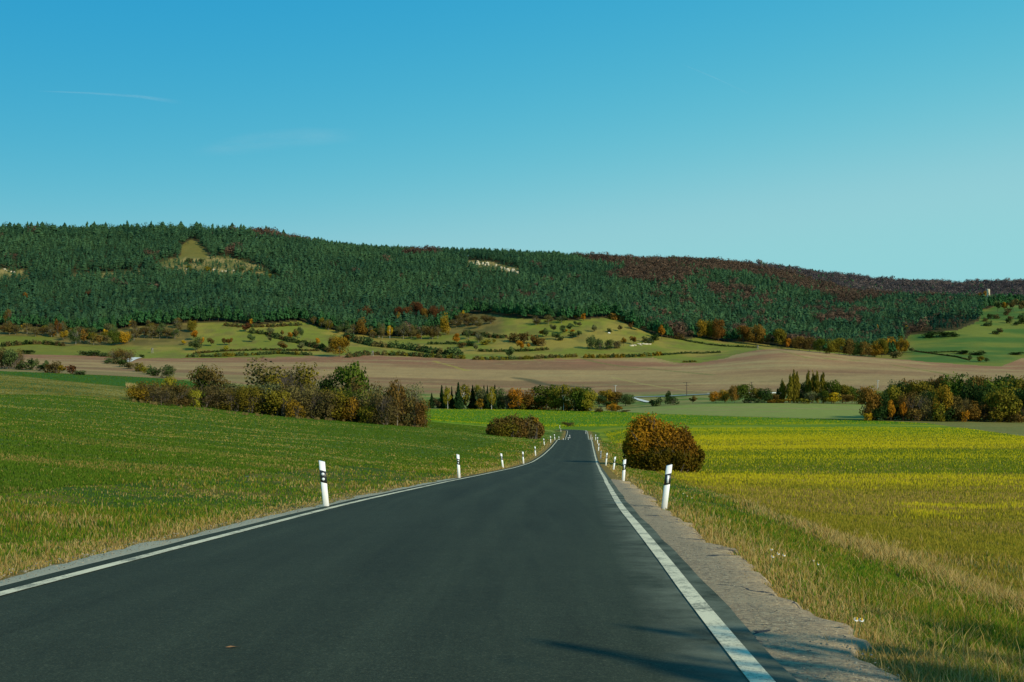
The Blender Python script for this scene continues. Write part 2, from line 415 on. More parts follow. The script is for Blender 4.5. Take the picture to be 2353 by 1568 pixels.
def ground_color(X, Y, off, reg):
    x = CXP + F * X / np.maximum(Y, 1.0); d = np.abs(off) - W_LANE
    n1 = fbm(X * .5 + 3, Y * .5); n2 = fbm(X * .08 + 31, Y * .08 + 4); n3 = fbm(X * 2.1, Y * 2.1 + 7); n4 = fbm(X * .02 + 4, Y * .02 + 9)
    C = np.zeros((len(X), 3))
    def put(m, c): C[m] = c[m]
    one = np.ones_like(X)
    g = lambda a: np.tile(alb(a), (len(X), 1))
    # verge
    c = lerp(g((62, 82, 22)), g((104, 96, 36)), smooth(.40, .68, n1))
    c = lerp(c, g((134, 110, 58)), smooth(2.3, .6, d + 1.2 * (n3 - .5)) * .85)
    c = lerp(c, g((66, 90, 24)), smooth(60, 90, Y) * smooth(1.0, 1.8, d) * smooth(.62, .5, n1) * .8)
    put(reg == 0, c)
    # winter crop with straw showing in streaks
    st = straw(X, Y)
    c = lerp(g((56, 86, 20)), g((82, 98, 32)), n2); c = lerp(c, g((104, 104, 40)), smooth(85, 30, Y) * smooth(.4, .6, n1) * .8)
    c = lerp(c, g((122, 120, 50)), st * .75 * smooth(300, 120, Y))
    ol = (Y > bval(B_OLIVE0, x)) & (Y < bval(B_OLIVE1, x)) & (x < 420)
    oc = lerp(g((96, 98, 36)), g((122, 116, 56)), smooth(.4, .7, fbm(X * .05, Y * .12 + 3)))
    oc = lerp(oc, g((66, 88, 32)), smooth(.5, .7, n2))
    c[ol] = oc[ol]
    dk = (Y >= bval(B_OLIVE1, x)) & (x < 700) & (Y > 200); c[dk] = (g((50, 86, 20)) * (0.92 + .16 * n2[:, None]))[dk]
    tp = (x > 960) & (Y > 180); c[tp] = lerp(c, g((112, 122, 46)), smooth(.35, .6, n2))[tp]
    put(reg == 1, c)
    # rapeseed: grassy near the verge, yellow band, greener beyond
    yb = np.interp(Y, [0, 35, 60, 80, 96, 125, 150, 175, 230, 300, 360, 400, 440, 500, 560, 612], [.0, .05, .08, .3, .12, .2, .3, .5, .6, .55, .5, .25, .12, .2, .15, .35])
    stripes = smooth(.35, .65, fbm(X * .03 + 5, Y * .11 + 8))
    amt = np.clip(yb * (.45 + .9 * stripes), 0, 1)
    gr = lerp(g((104, 100, 40)), g((66, 106, 24)), smooth(150, 380, Y))
    gr = lerp(gr, g((132, 116, 58)), smooth(.5, .75, n1) * smooth(160, 40, Y) * .8)
    c = lerp(gr, g((158, 150, 18)), amt * .8)
    put(reg == 2, c)
    # pale sown field, browner strip in front of the copse
    c = lerp(g((116, 128, 66)), g((124, 124, 76)), smooth(.4, .65, fbm(X * .02, Y * .06)))
    br = smooth(425, 405, Y) * (x > 1700)
    c = lerp(c, lerp(g((116, 108, 62)), g((96, 104, 54)), n2), br)
    c = lerp(c, g((100, 98, 60)), smooth(6, 0, np.abs(Y - bval(B_FAR, x) - 5)) * .7)
    tr = np.abs(Y - np.interp(x, [1900, 2100, 2200, 2353], [385, 352, 315, 276])); c = lerp(c, g((146, 138, 104)), smooth(2.2, .6, tr) * .7)
    put(reg == 3, c)
    c = lerp(g((84, 104, 48)), g((122, 118, 72)), smooth(.4, .65, n2)); put(reg == 4, c)
    # ploughed land: broad bands of paler and redder soil
    band = fbm(X * .004 + 2, Y * .022 + 1, 5)
    c = lerp(g((146, 124, 92)), g((126, 98, 76)), smooth(.40, .62, band))
    red = smooth(1000, 1120, Y) * smooth(.35, .55, fbm(X * .006 + 7, Y * .03)); c = lerp(c, g((132, 94, 76)), red * .8)
    lo = smooth(980, 820, Y) * smooth(.38, .6, fbm(X * .005 + 1, Y * .03 + 2)); c = lerp(c, g((118, 110, 76)), lo * .8)
    c = lerp(c, g((150, 134, 100)), smooth(.62, .75, fbm(X * .006 + 20, Y * .05 + 2)) * .6)
    c *= (0.9 + .2 * fbm(X * .04, Y * .9))[:, None]
    for ln, w, cc in STRIPS:
        m = (np.abs(Y - ln[:, 1].mean()) < 400)
        dd = np.full(X.shape, 1e9); dd[m] = line_dist(X[m], Y[m], ln)
        c = lerp(c, g(cc), smooth(w * 1.6, w * .6, dd) * .85)
    put(reg == 5, c)
    # meadows below the forest
    c = lerp(g((102, 110, 44)), g((126, 116, 58)), smooth(.42, .66, n4))
    c = lerp(c, g((96, 92, 52)), smooth(.5, .7, n2) * .6)
    rt = smooth(2060, 2110, x); c = lerp(c, lerp(g((64, 92, 40)), g((96, 106, 46)), smooth(.4, .62, fbm(X * .012, Y * .03))), rt)
    lf = smooth(330, 250, x); c = lerp(c, g((94, 102, 34)), lf * .7)
    rw = HOR - F * height(X, Y) / Y if (reg == 6).any() else 0 * X
    sc = smooth(452, 430, x) * smooth(800, 790, rw + 8 * (n2 - .5)) * (1 - smooth(140, 110, x) * smooth(770, 776, rw))
    sc = np.maximum(sc, smooth(1010, 1030, x) * smooth(1175, 1140, x) * smooth(776, 764, rw))
    c = lerp(c, lerp(g((84, 76, 46)), g((112, 98, 58)), smooth(.4, .6, n2)), sc * .85)
    put(reg == 6, c)
    # forest floor and its clearings
    c = lerp(g((50, 56, 34)), g((70, 62, 40)), n2)
    for k, p in enumerate(CLEAR):
        ins = in_poly(X, Y, p)
        cc = lerp(g((92, 94, 54)), g((128, 116, 78)), smooth(.45, .6, n2)) if k else lerp(g((88, 90, 44)), g((104, 98, 50)), n2)
        c[ins] = cc[ins]
    sl = (x > 2240) & (Y < bval(B_FOOT, x) + 10); c[sl] = g((92, 98, 50))[sl]
    put(reg == 7, c)
    C[reg >= 3] *= np.array([1.05, .97, .73])
    f_ = fbm(X * .9, Y * .25, 2); C[reg == 5] *= (.9 + .2 * f_[reg == 5])[:, None] * np.array([.92, .94, .92])
    return C

GM = {0: ground_mat('verge_soil', 22, .6), 1: ground_mat('crop_soil', 7, .6), 2: ground_mat('rapeseed_soil', 6, .6),
      3: ground_mat('pale_soil', 1.6, .4), 4: ground_mat('valley_soil', 1.2, .5), 5: ground_mat('ploughed_soil', 1.0, .8, .05),
      6: ground_mat('meadow_soil', .8, .6, .06), 7: ground_mat('forest_soil', .6, .7, .05)}

def build_land():
    parts = {r: [] for r in range(8)}
    # near sheet, square cells
    gx = np.arange(-46, 46.01, .2); gy = np.arange(-22, 40.01, .2)
    xs = np.arange(-350, 2701, 4.0); ys = np.exp(np.linspace(math.log(40), math.log(2600), 700))
    for kind in ('near', 'far'):
        if kind == 'near':
            A, B = np.meshgrid(gx, gy); X, Y = A.ravel(), B.ravel(); nx, ny = len(gx), len(gy)
        else:
            A, B = np.meshgrid(xs, ys); Y = B.ravel(); X = bearing(A.ravel(), Y); nx, ny = len(xs), len(ys)
        h, off, st = height(X, Y, True)
        i = np.arange((ny - 1) * nx).reshape(ny - 1, nx)[:, :-1].ravel()
        Q = np.stack([i, i + 1, i + 1 + nx, i + nx], 1)
        fx = X[Q].mean(1); fy = Y[Q].mean(1); fo = off[Q].mean(1)
        if kind == 'near':
            lim = np.abs(fx) < np.maximum(0.72 * 40, 0) + 30
        fr = classify(fx, fy, fo)
        vr = np.zeros(len(X), int)
        for k in range(4): vr[Q[:, k]] = fr
        cols = None
        for r in np.unique(fr):
            q = Q[fr == r]; u, inv = np.unique(q, return_inverse=True)
            c = ground_color(X[u], Y[u], off[u], np.full(len(u), r))
            parts[r].append((np.stack([X[u], Y[u], h[u]], 1), inv.reshape(-1, 4), c))
    for r, ps in parts.items():
        if not ps: continue
        V = []; Q = []; C = []; n = 0
        for v, q, c in ps:
            V.append(v); Q.append(q + n); C.append(c); n += len(v)
        o = link(REG[r], make_mesh(REG[r], np.vstack(V), np.vstack(Q), [GM[r]], True, cols=np.vstack(C)))
        tag(o, kind='structure')
build_land()

# ================================================================= road
def road_pt(s, off):
    """point at arc length s and lateral offset"""
    x = np.interp(s, RS, RX); y = np.interp(s, RS, RY); z = np.interp(s, RS, RZ)
    tx = np.interp(s, RS, RTX); ty = np.interp(s, RS, RTY); l = np.hypot(tx, ty); tx, ty = tx / l, ty / l
    return x + ty * off, y - tx * off, z
def ribbon(name, s, offs, lift, mat):
    """sheet along the road; offs = list of lateral offsets (scalars or arrays over s)"""
    V = []; lf = lift if isinstance(lift, list) else [lift] * len(offs)
    for o, l_ in zip(offs, lf):
        o = np.broadcast_to(o, s.shape); x, y, z = road_pt(s, o); V.append(np.stack([x, y, z + l_ - .012 * (np.abs(o) / 3) ** 2], 1))
    V = np.stack(V, 1); n, k = V.shape[:2]
    i = (np.arange(n - 1)[:, None] * k + np.arange(k - 1)[None]).ravel()
    Q = np.stack([i, i + 1, i + 1 + k, i + k], 1)
    lat = np.stack([np.broadcast_to(o, s.shape) for o in offs], 1).ravel()
    return make_mesh(name, V.reshape(-1, 3), Q, [mat], True, tint=lat)

def asphalt_mat():
    m, nt, N, L, out = new_mat('asphalt')
    tc = nd(nt, 'ShaderNodeTexCoord'); P = tc.outputs['Object']
    at = nd(nt, 'ShaderNodeAttribute', attribute_name='tint')
    fine = noise_n(nt, 60, 3, .8, P); mid = noise_n(nt, 1.3, 5, .65, P)
    mp = nd(nt, 'ShaderNodeMapping'); mp.inputs['Scale'].default_value = (1.2, .05, 1); L.new(P, mp.inputs['Vector'])
    sp_ = noise_n(nt, 14, 3, .75, P)
    streak = noise_n(nt, 1.5, 4, .6, mp.outputs[0])
    base = ramp_n(nt, fine, [(0.3, tuple(lin((42, 48, 34)))), (.55, tuple(lin((54, 59, 42)))), (.72, tuple(lin((90, 92, 68))))])
    k = math_n(nt, 'ADD', math_n(nt, 'ADD', math_n(nt, 'MULTIPLY', mid, .35), math_n(nt, 'MULTIPLY', streak, .9)), .36)
    k = math_n(nt, 'ADD', k, math_n(nt, 'MULTIPLY', math_n(nt, 'SUBTRACT', sp_, .5), .9))
    # wheel tracks a little paler, crown of the lane darker
    a = math_n(nt, 'ABSOLUTE', math_n(nt, 'SUBTRACT', math_n(nt, 'ABSOLUTE', at.outputs['Fac']), 1.45))
    trk = math_n(nt, 'ABSOLUTE', math_n(nt, 'SUBTRACT', a, .8))
    k = math_n(nt, 'ADD', k, math_n(nt, 'MULTIPLY', math_n(nt, 'SUBTRACT', .35, trk, True), .5))
    vm = nd(nt, 'ShaderNodeVectorMath', operation='SCALE'); L.new(base, vm.inputs[0]); L.new(k, vm.inputs['Scale'])
    dk = math_n(nt, 'MULTIPLY', math_n(nt, 'SUBTRACT', noise_n(nt, .7, 5, .7, mp.outputs[0]), .60, True), 5.0, True)
    vm2 = nd(nt, 'ShaderNodeVectorMath', operation='SCALE'); L.new(vm.outputs[0], vm2.inputs[0]); L.new(math_n(nt, 'SUBTRACT', 1.0, math_n(nt, 'MULTIPLY', dk, .35)), vm2.inputs['Scale'])
    # pale dust swept against the right hand line
    d1 = math_n(nt, 'SUBTRACT', at.outputs['Fac'], 2.35)
    dd = math_n(nt, 'MULTIPLY', math_n(nt, 'MULTIPLY', d1, 2.2, True), math_n(nt, 'SUBTRACT', math_n(nt, 'MULTIPLY', mid, 3.0), 1.0, True))
    dust = mixc(nt, 'MIX', vm2.outputs[0], tuple(lin((150, 152, 124))), math_n(nt, 'MULTIPLY', dd, .5, True))
    b = nd(nt, 'ShaderNodeBsdfPrincipled'); L.new(dust, b.inputs['Base Color'])
    b.inputs['Roughness'].default_value = .85; b.inputs['Specular IOR Level'].default_value = .12
    bp = nd(nt, 'ShaderNodeBump'); bp.inputs['Strength'].default_value = .35; bp.inputs['Distance'].default_value = .01
    L.new(fine, bp.inputs['Height']); L.new(bp.outputs[0], b.inputs['Normal']); L.new(b.outputs[0], out.inputs[0]); return m

def paint_mat():
    m, nt, N, L, out = new_mat('road_paint')
    tc = nd(nt, 'ShaderNodeTexCoord'); P = tc.outputs['Object']
    n1 = noise_n(nt, 20, 6, .9, P); n2 = noise_n(nt, 2.0, 4, .6, P)
    f = math_n(nt, 'MULTIPLY', math_n(nt, 'SUBTRACT', math_n(nt, 'ADD', n1, math_n(nt, 'MULTIPLY', n2, .6)), .66, True), 6.0, True)
    c = mixc(nt, 'MIX', tuple(lin((120, 118, 96))), tuple(lin((226, 214, 172))), f)
    b = nd(nt, 'ShaderNodeBsdfPrincipled'); L.new(c, b.inputs['Base Color']); b.inputs['Roughness'].default_value = .8
    b.inputs['Specular IOR Level'].default_value = .2
    L.new(b.outputs[0], out.inputs[0]); return m

def shoulder_mat():
    m, nt, N, L, out = new_mat('worn_shoulder')
    tc = nd(nt, 'ShaderNodeTexCoord'); P = tc.outputs['Object']
    n1 = noise_n(nt, 17, 5, .85, P); n2 = noise_n(nt, 1.1, 4, .6, P)
    c = ramp_n(nt, n1, [(.34, tuple(lin((62, 52, 36)))), (.44, tuple(lin((132, 112, 80)))), (.58, tuple(lin((170, 146, 104)))), (.70, tuple(lin((206, 186, 146))))])
    c2 = mixc(nt, 'MIX', c, tuple(lin((166, 144, 104))), math_n(nt, 'MULTIPLY', math_n(nt, 'SUBTRACT', n2, .50, True), 4, True))
    vo = nd(nt, 'ShaderNodeTexVoronoi', feature='DISTANCE_TO_EDGE'); vo.inputs['Scale'].default_value = .42
    wp = nd(nt, 'ShaderNodeVectorMath', operation='ADD'); nn = nd(nt, 'ShaderNodeTexNoise'); nn.inputs['Scale'].default_value = 2.5
    L.new(P, nn.inputs['Vector']); sc = nd(nt, 'ShaderNodeVectorMath', operation='SCALE'); sc.inputs['Scale'].default_value = .7
    L.new(nn.outputs['Color'], sc.inputs[0]); L.new(P, wp.inputs[0]); L.new(sc.outputs[0], wp.inputs[1]); mp = nd(nt, 'ShaderNodeMapping'); mp.inputs['Scale'].default_value = (2.2, .8, 1); L.new(wp.outputs[0], mp.inputs[0]); L.new(mp.outputs[0], vo.inputs['Vector'])
    crack = math_n(nt, 'LESS_THAN', vo.outputs['Distance'], .016)
    c3 = mixc(nt, 'MIX', c2, tuple(lin((46, 44, 40))), math_n(nt, 'MULTIPLY', crack, math_n(nt, 'GREATER_THAN', noise_n(nt, .55, 2, .5, P), .53)))
    b = nd(nt, 'ShaderNodeBsdfPrincipled'); L.new(c3, b.inputs['Base Color']); b.inputs['Roughness'].default_value = .9
    bp = nd(nt, 'ShaderNodeBump'); bp.inputs['Strength'].default_value = .8; bp.inputs['Distance'].default_value = .03
    L.new(n1, bp.inputs['Height']); L.new(bp.outputs[0], b.inputs['Normal']); L.new(b.outputs[0], out.inputs[0]); return m

M_ASPH, M_PAINT, M_SHO = asphalt_mat(), paint_mat(), shoulder_mat()
M_GRV = flat_mat('pale_gravel', tuple(lin((176, 166, 134))), .95, .45, 22, .1)
sS = np.arange(2, RS[-1], .5)
wob = (fbm(sS * .45, sS * 0 + 3) - .5)
tag(link('road', ribbon('road', sS, [-W_LANE - .28 + wob * .07] + list(np.linspace(-2.9, 2.9, 9)) + [W_LANE + .22 + wob * .07], 0.0, M_ASPH)), kind='structure')
wv = (fbm(sS * .06, sS * 0 + 9) - .5) * .10
for sg in (-1, 1):
    o = link('road_edge_line', ribbon('road_edge_line', sS, [sg * W_LANE + wv - .068, sg * W_LANE + wv + .068], .007, M_PAINT)); tag(o, kind='structure')
s2 = np.arange(2, 88, .12)
jag = (fbm(s2 * 1.1, s2 * 0 + 1, 5) - .5)
wsh = np.interp(RY[0] + s2, [-40, 8, 20, 40, 45, 49], [.98, .98, .95, .90, .76, .30])
sh = W_LANE + np.maximum(wsh + jag * .62 + (fbm(s2 * 5, s2 * 0 + 4, 2) - .5) * .16, .3)
o = link('road_shoulder', ribbon('road_shoulder', s2, [W_LANE + .16 + 0 * s2, (W_LANE + .16) * .5 + .5 * sh, (W_LANE + .16) * .1 + .9 * sh, sh], [-.025, -.03, -.04, -.13], M_SHO)); tag(o, kind='structure')
o = link('gravel_strip', ribbon('gravel_strip', s2, [-W_LANE - .82 - jag * .55 - .12, -W_LANE - .68 - jag * .5, -W_LANE - .28], [-.12, -.03, -.02], M_GRV)); tag(o, kind='structure')
# darker sealed margin between line and shoulder shows as part of the asphalt

# loose chippings on the shoulder and along the left edge
def stones(name, n, side, lo, hi, y0, y1, size):
    y = y0 + (y1 - y0) * rng.random(n) ** 1.7; s = np.interp(y, RY[:700], RS[:700])
    off = side * (W_LANE + lo + (hi - lo) * rng.random(n)); x, yy, z = road_pt(s, off)
    z = z + np.where(side > 0, -.03 - .0 * off, -.02)
    sz = size * (.4 + rng.random(n) ** 2 * 1.6)
    base = np.array([[1, 0, 0], [-.5, .87, 0], [-.5, -.87, 0], [.1, .1, .8]])
    a = rng.random(n) * 6.28; jit = 1 + .5 * (rng.random((n, 4, 3)) - .5)
    B = base[None] * jit; c, s_ = np.cos(a)[:, None], np.sin(a)[:, None]
    P = np.stack([B[..., 0] * c - B[..., 1] * s_, B[..., 0] * s_ + B[..., 1] * c, B[..., 2]], -1) * sz[:, None, None] + np.stack([x, yy, z], 1)[:, None]
    f = np.array([[0, 1, 3], [1, 2, 3], [2, 0, 3]])
    Fc = (f[None] + 4 * np.arange(n)[:, None, None]).reshape(-1, 3)
    cc = lerp(np.tile(lin((104, 96, 78)), (n, 1)), np.tile(lin((172, 160, 132)), (n, 1)), rng.random(n))
    o = link(name, make_mesh(name, P.reshape(-1, 3), Fc, [col_leaf_mat('stone', 0.0)], cols=np.repeat(cc, 4, 0)))
    return tag(o, 'loose pale chippings scattered along the worn road edge', 'gravel', kind='stuff')
stones('gravel', 3000, 1, .27, .85, 5, 30, .006)
stones('gravel', 3000, -1, .36, .85, 8, 34, .008)

# ================================================================= roadside posts
M_WHITE = flat_mat('white_plastic', (.80, .80, .77), .45, .05, 6, .4)
M_BLACK = flat_mat('black_plastic', (.022, .024, .026), .4, .2, 6, .4)
M_REFL = flat_mat('reflector_glass', (.72, .76, .76), .2, .08, 60, .7)
def post_meshes(side):
    """one metre roadside post: outline in (x, z) with the top and the band cut on a slope, higher on the outer side"""
    w, dp, sl = .062, .05, .38 * side
    prof = [(-w, -dp * .5), (-w * .72, -dp), (w * .72, -dp), (w, -dp * .5), (w * .8, dp), (-w * .8, dp)]
    def slab(z0, z1, grow=0., s0=sl, s1=sl):
        b = MB(); n = len(prof); P = []
        for z, s in ((z0, s0), (z1, s1)):
            for px, py in prof: P.append((px * (1 + grow), py * (1 + grow), z + s * px))
        i = np.arange(n); j = (i + 1) % n
        F4 = np.stack([i, j, j + n, i + n], 1).tolist()
        b.add(P, [[0, k + 1, k] for k in range(1, n - 1)] + [[n, n + k, n + k + 1] for k in range(1, n - 1)], F4); return b
    body = slab(-.25, 1.0, 0, 0, sl); band = slab(.575, .815, .045)
    refl = []
    if side < 0:
        for z in (.645, .745):
            b = MB(); t = np.arange(14) * 2 * math.pi / 14; P = np.stack([np.cos(t) * .029, np.full(14, -dp * 1.12), z + np.sin(t) * .029], 1)
            P2 = P.copy(); P2[:, 1] += .006; P2[:, [0]] *= 1.08
            i = np.arange(14); j = (i + 1) % 14
            b.add(np.vstack([P, P2, [[0, -dp * 1.16, z]]]), [[a, c, 28] for a, c in zip(i, j)], np.stack([j, i, i + 14, j + 14], 1)); refl.append(b)
    else:
        b = MB(); b.box((.0, -dp * 1.10, .695), (.044, .012, .17)); refl.append(b)
    return body.mesh('post_body', [M_WHITE]), band.mesh('black_band', [M_BLACK]), [r.mesh('reflector', [M_REFL]) for r in refl]
POST = {s: post_meshes(s) for s in (-1, 1)}
M_SHADEPOST = flat_mat('shaded_white_plastic', (.22, .25, .26), .55, .1, 6, .3)  # darkened copy of the white plastic, paints in the shade of the bush
def add_post(X, Y, side, label, lean, hgt=1.0, group=None, z=None, grey=False, turn=0.0):
    e = link('delineator_post', None); e.empty_display_size = .2
    if z is None: z = float(height(X, Y)[0])
    e.location = (X, Y, z); e.rotation_euler = (0, lean, turn); e.scale = (1, 1, hgt)
    tag(e, label, 'roadside post', group or 'roadside posts along the road')
    body, band, refl = POST[side]
    for nm, me in [('post_body', body), ('black_band', band)] + [('reflector', r) for r in refl]:
        c = link(nm, me, e)
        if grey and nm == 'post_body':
            c.material_slots[0].link = 'OBJECT'; c.material_slots[0].material = M_SHADEPOST
    return e
ORD = ['nearest', 'second', 'third', 'fourth', 'fifth', 'sixth', 'seventh', 'eighth', 'ninth', 'tenth', 'eleventh', 'twelfth', 'thirteenth', 'fourteenth']
LP = [(751, 1156, 116, .095), (1055, 1102, 54.5, .05), (1156, 1078, 34.2, .13), (1203, 1064.5, 27.6, .06), (1230.6, 1056.5, 21.4, .06), (1251, 1036.4, 16.1, .11),
      (1265.4, 1015.3, 15.0, .03), (1275, None, 13.4, .09, 196), (1284.5, None, 12.2, .02, 216), (1294.5, None, 11.2, .02, 240), (1306, None, 10.2, .06, 262), (1309.5, None, 9.5, .06, 284), (1289, None, 8.4, .06, 334), (1286, None, 7.2, -.04, 372)]
for k, t in enumerate(LP):
    x, row, hp, ln = t[:4]
    Y = t[4] if len(t) > 4 else F * 1.03 / hp
    X = bearing(x, Y)
    lab = f'{ORD[k]} white post on the left verge, black band with two round reflectors'
    if k == 13: lab = 'small white post beyond the far bend, left of the lone round bush'
    if k == 12: lab = 'white post on the inner bank of the far left bend'
    add_post(X, Y, -1, lab, -ln, 1.03 if k < 7 else 1.0)
RP = [(1525, 1168.7, 106, .12, 23.9), (1431.4, 1112, 55.4, .07, 47.5), (1409, 1083.3, 33.4, .13, 77), (1391.9, 1065.7, 28.8, .10, 93), (1379.7, 1057.1, 20.8, .06, 118), (1375, 1037.6, 17.8, .06, 146),
      (1372.7, 1016.5, 15.3, .03, 176), (1368.6, None, 13.8, .02, 196), (1357.6, None, 11.5, .02, 236), (1360.6, None, 10.5, .03, 258), (1357.5, None, 9.5, .03, 284), (1346, None, 8.7, .03, 318)]
for k, t in enumerate(RP):
    x, row, hp, ln, Y = t
    X = bearing(x, Y)
    lab = f'{ORD[k]} white post on the right shoulder, black band with an upright reflector'
    if k == 0: lab = 'big white post on the cracked right shoulder, black band with an upright reflector'
    if k == 4: lab = 'grey shaded post standing in the shadow of the russet bush'
    if k == 11: lab = 'white post at the outside of the far bend, right of the lone round bush'
    z = None
    if row is not None:
        z = (HOR - row) / F * Y; zg = float(height(X, Y)[0]); z = zg if abs(z - zg) > .25 else z
        z = min(z, zg)
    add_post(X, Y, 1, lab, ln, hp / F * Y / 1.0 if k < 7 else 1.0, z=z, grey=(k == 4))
# ================================================================= plants: models of unit height and unit width
def leaf_quads(P, Nn, size, rg, flat=0.5):
    """one small quad per point, facing roughly along Nn"""
    n = len(P)
    r = rg.normal(size=(n, 3)); nn = Nn + r * flat; nn /= np.linalg.norm(nn, axis=1)[:, None] + 1e-9
    a = np.cross(nn, rg.normal(size=(n, 3))); a /= np.linalg.norm(a, axis=1)[:, None] + 1e-9
    b = np.cross(nn, a)
    s = (size * (.55 + .9 * rg.random(n)))[:, None]
    V = np.stack([P - a * s - b * s * .6, P + a * s - b * s * .6, P + a * s * .7 + b * s * .8, P - a * s * .7 + b * s * .8], 1)
    return V.reshape(-1, 3)

def sphere_pts(n, rg):
    v = rg.normal(size=(n, 3)); return v / np.linalg.norm(v, axis=1)[:, None]

def crown(seed, h0, nl, n, leaf, spread=.30, rl=(.16, .27), shell=.55, top=1.0, kind='round'):
    """leaf clumps spread through the crown volume; h0 = height of its underside"""
    rg = np.random.default_rng(seed)
    hc = (h0 + top) / 2; hh = (top - h0) / 2
    L = []
    for k in range(nl):
        d = sphere_pts(1, rg)[0]
        if kind == 'round': c = np.array([d[0] * spread, d[1] * spread, hc + d[2] * hh * .62]); r = rg.uniform(*rl); rz = r * rg.uniform(.75, 1.0) * (hh / .42)
        elif kind == 'shrub': c = np.array([d[0] * spread, d[1] * spread, h0 + (top - h0) * rg.uniform(.12, .68)]); r = rg.uniform(*rl); rz = r * rg.uniform(.8, 1.1)
        elif kind == 'column':
            t = (k + .5) / nl; w = math.sin(math.pi * min(1, (t * .92 + .1))) ** .7
            c = np.array([d[0] * .22 * w, d[1] * .22 * w, h0 + (top - h0) * (t * .9 + .03)]); r = .34 * w + .06; rz = .13
        L.append((c, r, rz, rg.uniform(-.22, .22)))
    vol = np.array([r * r * 1.0 for _, r, _, _ in L]); cnt = np.maximum(8, (n * vol / vol.sum())).astype(int)
    P = []; Nn = []; T = []
    for (c, r, rz, t), m in zip(L, cnt):
        d = sphere_pts(m, rg); rad = shell + (1 - shell) * rg.random(m) ** .6
        rad *= 1 + .22 * (rg.random(m) - .4)
        # small sub-clumps roughen each lobe
        sub = sphere_pts(max(5, m // 28), rg); pick = rg.integers(0, len(sub), m); d = d * .55 + sub[pick] * .55; d /= np.linalg.norm(d, axis=1)[:, None]
        p = c + d * rad[:, None] * np.array([r, r, rz])
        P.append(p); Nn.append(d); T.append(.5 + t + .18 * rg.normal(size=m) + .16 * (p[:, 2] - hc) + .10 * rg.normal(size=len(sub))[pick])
    P = np.vstack(P); Nn = np.vstack(Nn); T = np.concatenate(T)
    k = P[:, 2] > 0.01; P, Nn, T = P[k], Nn[k], T[k]
    # fit the unit box
    w = np.percentile(np.abs(P[:, :2]), 97); P[:, :2] *= .5 / w; P[:, 2] *= top / np.percentile(P[:, 2], 98.5)
    V = leaf_quads(P, Nn, leaf, rg)
    Fq = np.arange(len(V)).reshape(-1, 4)
    return V, Fq, np.clip(np.repeat(T, 4), 0, 1)

def limbs(seed, h_trunk, r0, n_l, reach, up, depth=2, k=4, stems=1, top=.8):
    rg = np.random.default_rng(seed); b = MB()
    def grow(p, d, ln, r, dep):
        q = p + d * ln
        mid = (p + q) / 2 + rg.normal(size=3) * ln * .06
        b.tube(p, mid, r, r * .8, k if dep else 3); b.tube(mid, q, r * .8, r * .5, k if dep else 3)
        if dep <= 0: return
        for _ in range(3):
            e = d + rg.normal(size=3) * .55; e[2] += .25 * up; e /= np.linalg.norm(e)
            grow(mid + (q - mid) * rg.random(), e, ln * rg.uniform(.5, .75), r * .5, dep - 1)
    for s in range(stems):
        base = np.array([rg.normal() * .05 * (stems > 1), rg.normal() * .05 * (stems > 1), -.03])
        tp = np.array([base[0] + rg.normal() * (.02 + .06 * (stems > 1)), base[1] + rg.normal() * (.02 + .06 * (stems > 1)), h_trunk])
        b.tube(base, tp, r0, r0 * .75, 6)
        if top > h_trunk: b.tube(tp, tp + np.array([rg.normal() * .03, rg.normal() * .03, (top - h_trunk)]), r0 * .72, r0 * .18, 5)
        for j in range(n_l):
            a = rg.random() * 6.28; t = rg.random()
            d = np.array([math.cos(a), math.sin(a), up * rg.uniform(.6, 1.4)]); d /= np.linalg.norm(d)
            grow(tp + np.array([0, 0, max(0, top - h_trunk) * t * .8]), d, reach * (1 - .45 * t), r0 * .5, depth)
    return b

M_BARK = flat_mat('bark', (.075, .058, .042), .9, .3, 14, .1)
M_PALEBARK = flat_mat('pale_bark', (.22, .20, .17), .9, .25, 14, .1)
M_BIRCH = flat_mat('birch_bark', (.62, .60, .55), .8, .3, 10, .1)
M_TWIG = flat_mat('twig_bark', (.14, .115, .09), .9, .3, 10, .1)
M_PINEBARK = flat_mat('pine_bark', (.15, .095, .06), .9, .3, 10, .1)

